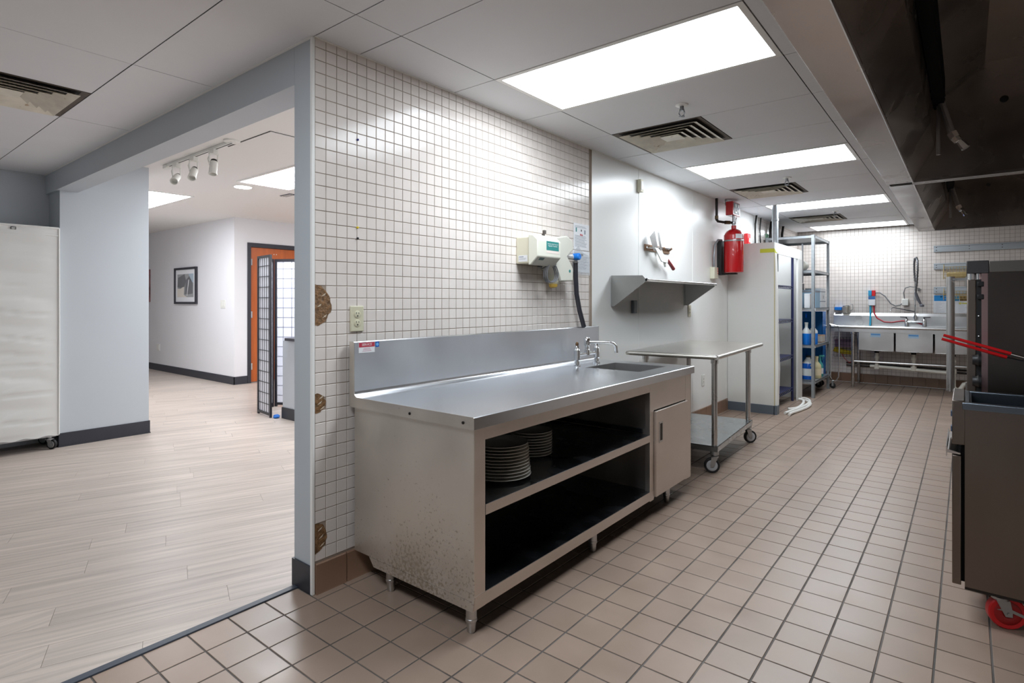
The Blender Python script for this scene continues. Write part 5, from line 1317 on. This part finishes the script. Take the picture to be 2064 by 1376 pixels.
# ------------------------------------------------------------------ dining side
tr = thing('track_light', 'white ceiling track with three spotlight heads beyond the beam', 'track light', (-3.0, 2.12, 2.3))
part('track', MB().box(-3.60, -2.33, 2.105, 2.140, HD-0.022, HD), whitepl, tr, bevel=0.003)
part('track_groove', MB().box(-3.58, -2.36, 2.118, 2.127, HD-0.0235, HD-0.021), blackpl, tr)
part('feed_canopy', MB().lathe([(0.062, HD), (0.060, HD-0.012), (0.045, HD-0.018)], (-2.36, 2.122, 0), 20), whitepl, tr)
part('end_feed', MB().box(-3.68, -3.60, 2.10, 2.145, HD-0.035, HD-0.002), whitepl, tr, bevel=0.004)
for hx, tilt in ((-3.42, 55), (-3.06, 40), (-2.68, 18)):
    hd = part('spot_head', MB().box(hx-.045, hx+.045, 2.102, 2.142, HD-0.055, HD-0.022).box(hx-.004, hx+.004, 2.085, 2.095, HD-0.150, HD-0.05).box(hx-.004, hx+.004, 2.150, 2.160, HD-0.150, HD-0.05).box(hx-.012, hx+.012, 2.085, 2.160, HD-0.062, HD-0.052), whitepl, tr, bevel=0.002)
    M = Matrix.Translation((hx, 2.122, HD-0.150)) @ Matrix.Rotation(math.radians(-38.65), 4, 'Z') @ Matrix.Rotation(math.radians(-tilt), 4, 'Y')
    part('lamp_can', MB().lathe([(0.026, 0.035), (0.030, 0.02), (0.031, -0.07), (0.034, -0.072), (0.034, -0.082), (0.028, -0.082), (0.026, -0.05)], (0, 0, 0), 18).xf(M), whitepl, hd)
    part('lamp_cap', MB().lathe([(0.027, 0.034), (0.022, 0.052), (0.012, 0.058)], (0, 0, 0), 16).xf(M), blackpl, hd)
    part('lamp_wire', MB().tube([(hx-.02, 2.10, HD-0.06), (hx-.045, 2.095, HD-0.09), (hx-.035, 2.10, HD-0.125)], 0.004, 6), whitepl, hd)
dl2 = thing('round_downlight', 'round lit downlight in the dining ceiling', 'ceiling light', (-4.08, 3.05, HD-0.01))
part('trim_ring', MB().lathe([(0.105, HD), (0.105, HD-0.006), (0.090, HD-0.008)], (-4.08, 3.05, 0), 28), whitepl, dl2)
part('lens', MB().lathe([(0.090, HD-0.004), (0.088, HD-0.009)], (-4.08, 3.05, 0), 28), lensd, dl2)
ap = thing('access_panel', 'flush square access panel outlined by thin dark gaps in the dining ceiling', 'panel', (-2.2, 2.5, HD-0.004))
part('panel_gap', MB().box(-2.56, -1.88, 2.18, 2.88-.0, HD-0.0022, HD-0.0006), ceilgap, ap)
part('panel_board', MB().box(-2.556, -1.886, 2.186, 2.874, HD-0.006, HD-0.002), ceilpaint, ap)
sd = thing('ceiling_diffuser', 'small grey diffuser in the dining ceiling behind the lit panel', 'vent', (-4.15, 3.62, HD-0.01))
part('face', MB().box(-4.26, -4.04, 3.58, 3.66, HD-0.008, HD-0.001), greybag, sd)
part('slat', MB().box(-4.24, -4.06, 3.595, 3.605, HD-0.011, HD-0.008).box(-4.24, -4.06, 3.625, 3.635, HD-0.011, HD-0.008), whitepl, sd)
# framed picture, poster, switch
pc = thing('framed_picture', 'black-framed abstract picture in grey and white on the dining wall', 'picture', (-8.1, 4.05, 1.2))
PX0, PX1, PZ0, PZ1 = -8.56, -7.68, 1.21, 1.825
fw = 0.035
part('frame', MB().box(PX0, PX1, 4.030, 4.06, PZ0, PZ0+fw).box(PX0, PX1, 4.030, 4.06, PZ1-fw, PZ1).box(PX0, PX0+fw*1.4, 4.030, 4.06, PZ0+fw, PZ1-fw).box(PX1-fw*1.4, PX1, 4.030, 4.06, PZ0+fw, PZ1-fw), framedark, pc)
mt = part('mat_board', MB().box(PX0+.04, PX1-.04, 4.045, 4.058, PZ0+.03, PZ1-.03), paper, pc)
ax0, ax1, az0, az1 = -8.44, -7.80, 1.325, 1.715
art = part('art_print', MB().box(ax0, ax1, 4.043, 4.046, az0, az1), mat('art_grey', (168, 170, 172), 0.6), mt)
dk = mat('art_dark', (120, 122, 126), 0.6); lt = mat('art_light', (226, 220, 210), 0.6); bl_ = mat('art_blue', (178, 196, 210), 0.6)
def shape(pts, m_): part('art_shape', MB().prism([(ax0+(ax1-ax0)*u, az0+(az1-az0)*v) for u, v in pts], 'y', 4.0415, 4.0432), m_, art)
shape([(0.0, 0.45), (0.05, 0.85), (0.45, 1.0), (0.55, 0.7), (0.45, 0.45), (0.2, 0.4)], dk)
shape([(0.45, 0.12), (0.55, 0.75), (0.75, 0.9), (0.95, 0.6), (0.95, 0.15), (0.7, 0.12)], dk)
shape([(0.7, 1.0), (1.0, 1.0), (1.0, 0.6), (0.85, 0.7)], bl_)
shape([(0.0, 0.0), (0.0, 0.38), (0.2, 0.36), (0.42, 0.48), (0.4, 0.1), (0.6, 0.0)], lt)
part('art_shape', MB().prism([(ax0+(ax1-ax0)*u, az0+(az1-az0)*v) for u, v in [(0.60, 0.05), (0.62, 0.05), (0.74, 0.75), (0.70, 0.75)]], 'y', 4.0405, 4.0420), whiteink, art)
ps = thing('red_poster', 'red and dark print on the dining wall half hidden by the pillar', 'picture', (-9.9, 4.05, 1.25))
pb_ = part('canvas', MB().box(-10.3, -9.70, 4.035, 4.06, 1.245, 1.85), mat('poster_dark', (120, 84, 84), 0.6, var=0.5, scale=7), ps)
part('red_band', MB().box(-10.3, -9.70, 4.033, 4.036, 1.745, 1.85), mat('poster_red', (200, 56, 56), 0.6), pb_)
part('pale_figure', MB().prism([(-9.95, 1.40), (-9.75, 1.36), (-9.72, 1.60), (-9.85, 1.70)], 'y', 4.033, 4.036), paper, pb_)
sw = thing('light_switch', 'white double light switch on the dining wall by the corner', 'switch', (-6.78, 4.05, 1.15))
part('switch_plate', MB().box(-6.86, -6.70, 4.053, 4.06, 1.150, 1.275), whitepl, sw, bevel=0.002)
part('rocker', MB().box(-6.835, -6.795, 4.049, 4.054, 1.180, 1.245).box(-6.765, -6.725, 4.049, 4.054, 1.180, 1.245), whitepl, sw)
oo = thing('dining_outlet', 'white outlet low on the dining wall near the pillar', 'outlet', (-9.3, 4.05, 0.4))
part('cover_plate', MB().box(-9.40, -9.25, 4.053, 4.06, 0.36, 0.48), whitepl, oo, bevel=0.002)
part('socket_insert', MB().box(-9.36, -9.29, 4.050, 4.054, 0.38, 0.46), whitepl, oo)
# shoji screen
ss = thing('shoji_screen', 'dark-framed folding shoji screen with white paper before the wood door', 'screen', (-4.04, 3.2, 0))
def leaf_panel(a, b, cols, rows_):
    a = Vector((a[0], a[1], 0)); b = Vector((b[0], b[1], 0)); d = b-a; Lw = d.length; d.normalize(); n = Vector((-d.y, d.x, 0))
    M = Matrix(((d.x, n.x, 0, a.x), (d.y, n.y, 0, a.y), (0, 0, 1, 0), (0, 0, 0, 1)))
    Hs = 1.755; fwid = 0.026
    lf = part('screen_leaf', MB().box(0, fwid, -.010, .010, 0.02, Hs).box(Lw-fwid, Lw, -.010, .010, 0.02, Hs).box(fwid, Lw-fwid, -.010, .010, Hs-fwid, Hs).box(fwid, Lw-fwid, -.010, .010, 0.02, 0.02+fwid).xf(M), mat('screen_frame', (40, 40, 46), 0.45), ss)
    part('foot', MB().box(0, fwid, -.010, .010, 0.0, 0.02).box(Lw-fwid, Lw, -.010, .010, 0, 0.02).xf(M), mat('screen_frame', (40, 40, 46), 0.45), lf)
    part('paper_sheet', MB().box(fwid, Lw-fwid, .001, .003, 0.02+fwid, Hs-fwid).xf(M), shojipaper, lf)
    for i in range(1, cols): x = Lw*i/cols; part('lattice_bar', MB().box(x-.0020, x+.0020, -.003, 0.0, 0.04, Hs-.02).xf(M), mat('screen_frame', (40, 40, 46), 0.45), lf)
    for j in range(1, rows_): z = 0.02+(Hs-.02)*j/rows_; part('lattice_bar', MB().box(.02, Lw-.02, -.005, 0.0, z-.003, z+.003).xf(M), mat('screen_frame', (40, 40, 46), 0.45), lf)
    return lf
leaf_panel((-4.04, 3.20), (-3.665, 3.150), 6, 15)
def leaf_pale(a, b):
    a = Vector((a[0], a[1], 0)); b = Vector((b[0], b[1], 0)); d = b-a; Lw = d.length; d.normalize(); n = Vector((-d.y, d.x, 0))
    M = Matrix(((d.x, n.x, 0, a.x), (d.y, n.y, 0, a.y), (0, 0, 1, 0), (0, 0, 0, 1)))
    Hs = 1.755; fwid = 0.03; dkm = mat('screen_frame', (40, 40, 46), 0.45); gm = mat('screen_bar_seen_through', (150, 152, 164), 0.6)
    lf = part('screen_leaf', MB().box(0, fwid, -.010, .010, 0.0, Hs).box(Lw-fwid, Lw, -.010, .010, 0.0, Hs).box(fwid, Lw-fwid, -.010, .010, Hs-fwid, Hs).box(fwid, Lw-fwid, -.010, .010, 0.02, 0.02+fwid).xf(M), dkm, ss)
    part('paper_sheet', MB().box(fwid, Lw-fwid, -.001, .001, 0.05, Hs-fwid).xf(M), shojipaper, lf)
    for i in range(1, 6): x = Lw*i/6; part('lattice_bar', MB().box(x-.0035, x+.0035, -.004, .004, 0.04, Hs-.02).xf(M), gm, lf)
    for j in range(1, 15): z = 0.02+(Hs-.02)*j/15; part('lattice_bar', MB().box(.02, Lw-.02, -.004, .004, z-.003, z+.003).xf(M), gm, lf)
leaf_pale((-4.28, 3.53), (-3.72, 3.86))
leaf_pale((-4.05, 3.215), (-4.28, 3.51))
# half-height partition with counter cap
hw = struct('wall_half', MB().box(-3.56, -2.30, 3.225, 3.36, 0, 0.835), mat('pale_blue_paint', (214, 222, 230), 0.55))
struct('trim_4', MB().box(-3.46, -2.25, 3.185, 3.40, 0.835, 0.865), framedark, bevel=0.004)
struct('baseboard_half_wall', MB().box(-3.569, -2.30, 3.216, 3.225, 0, 0.118).box(-3.569, -3.56, 3.216, 3.36, 0, 0.118), baseblack)
mb = MB()
for i in range(7):
    a = i*0.9; mb.sphere((-3.63+.02*math.cos(a*2.1), 3.19+.02*math.sin(a*1.7), 0.012+.004*(i % 3)), 0.022, 8, (1.3, 1.0, 0.55))
single('blue_rag', mb, mat('blue_cloth', (30, 110, 200), 0.7), 'crumpled blue rag on the floor beside the half wall', 'rag')
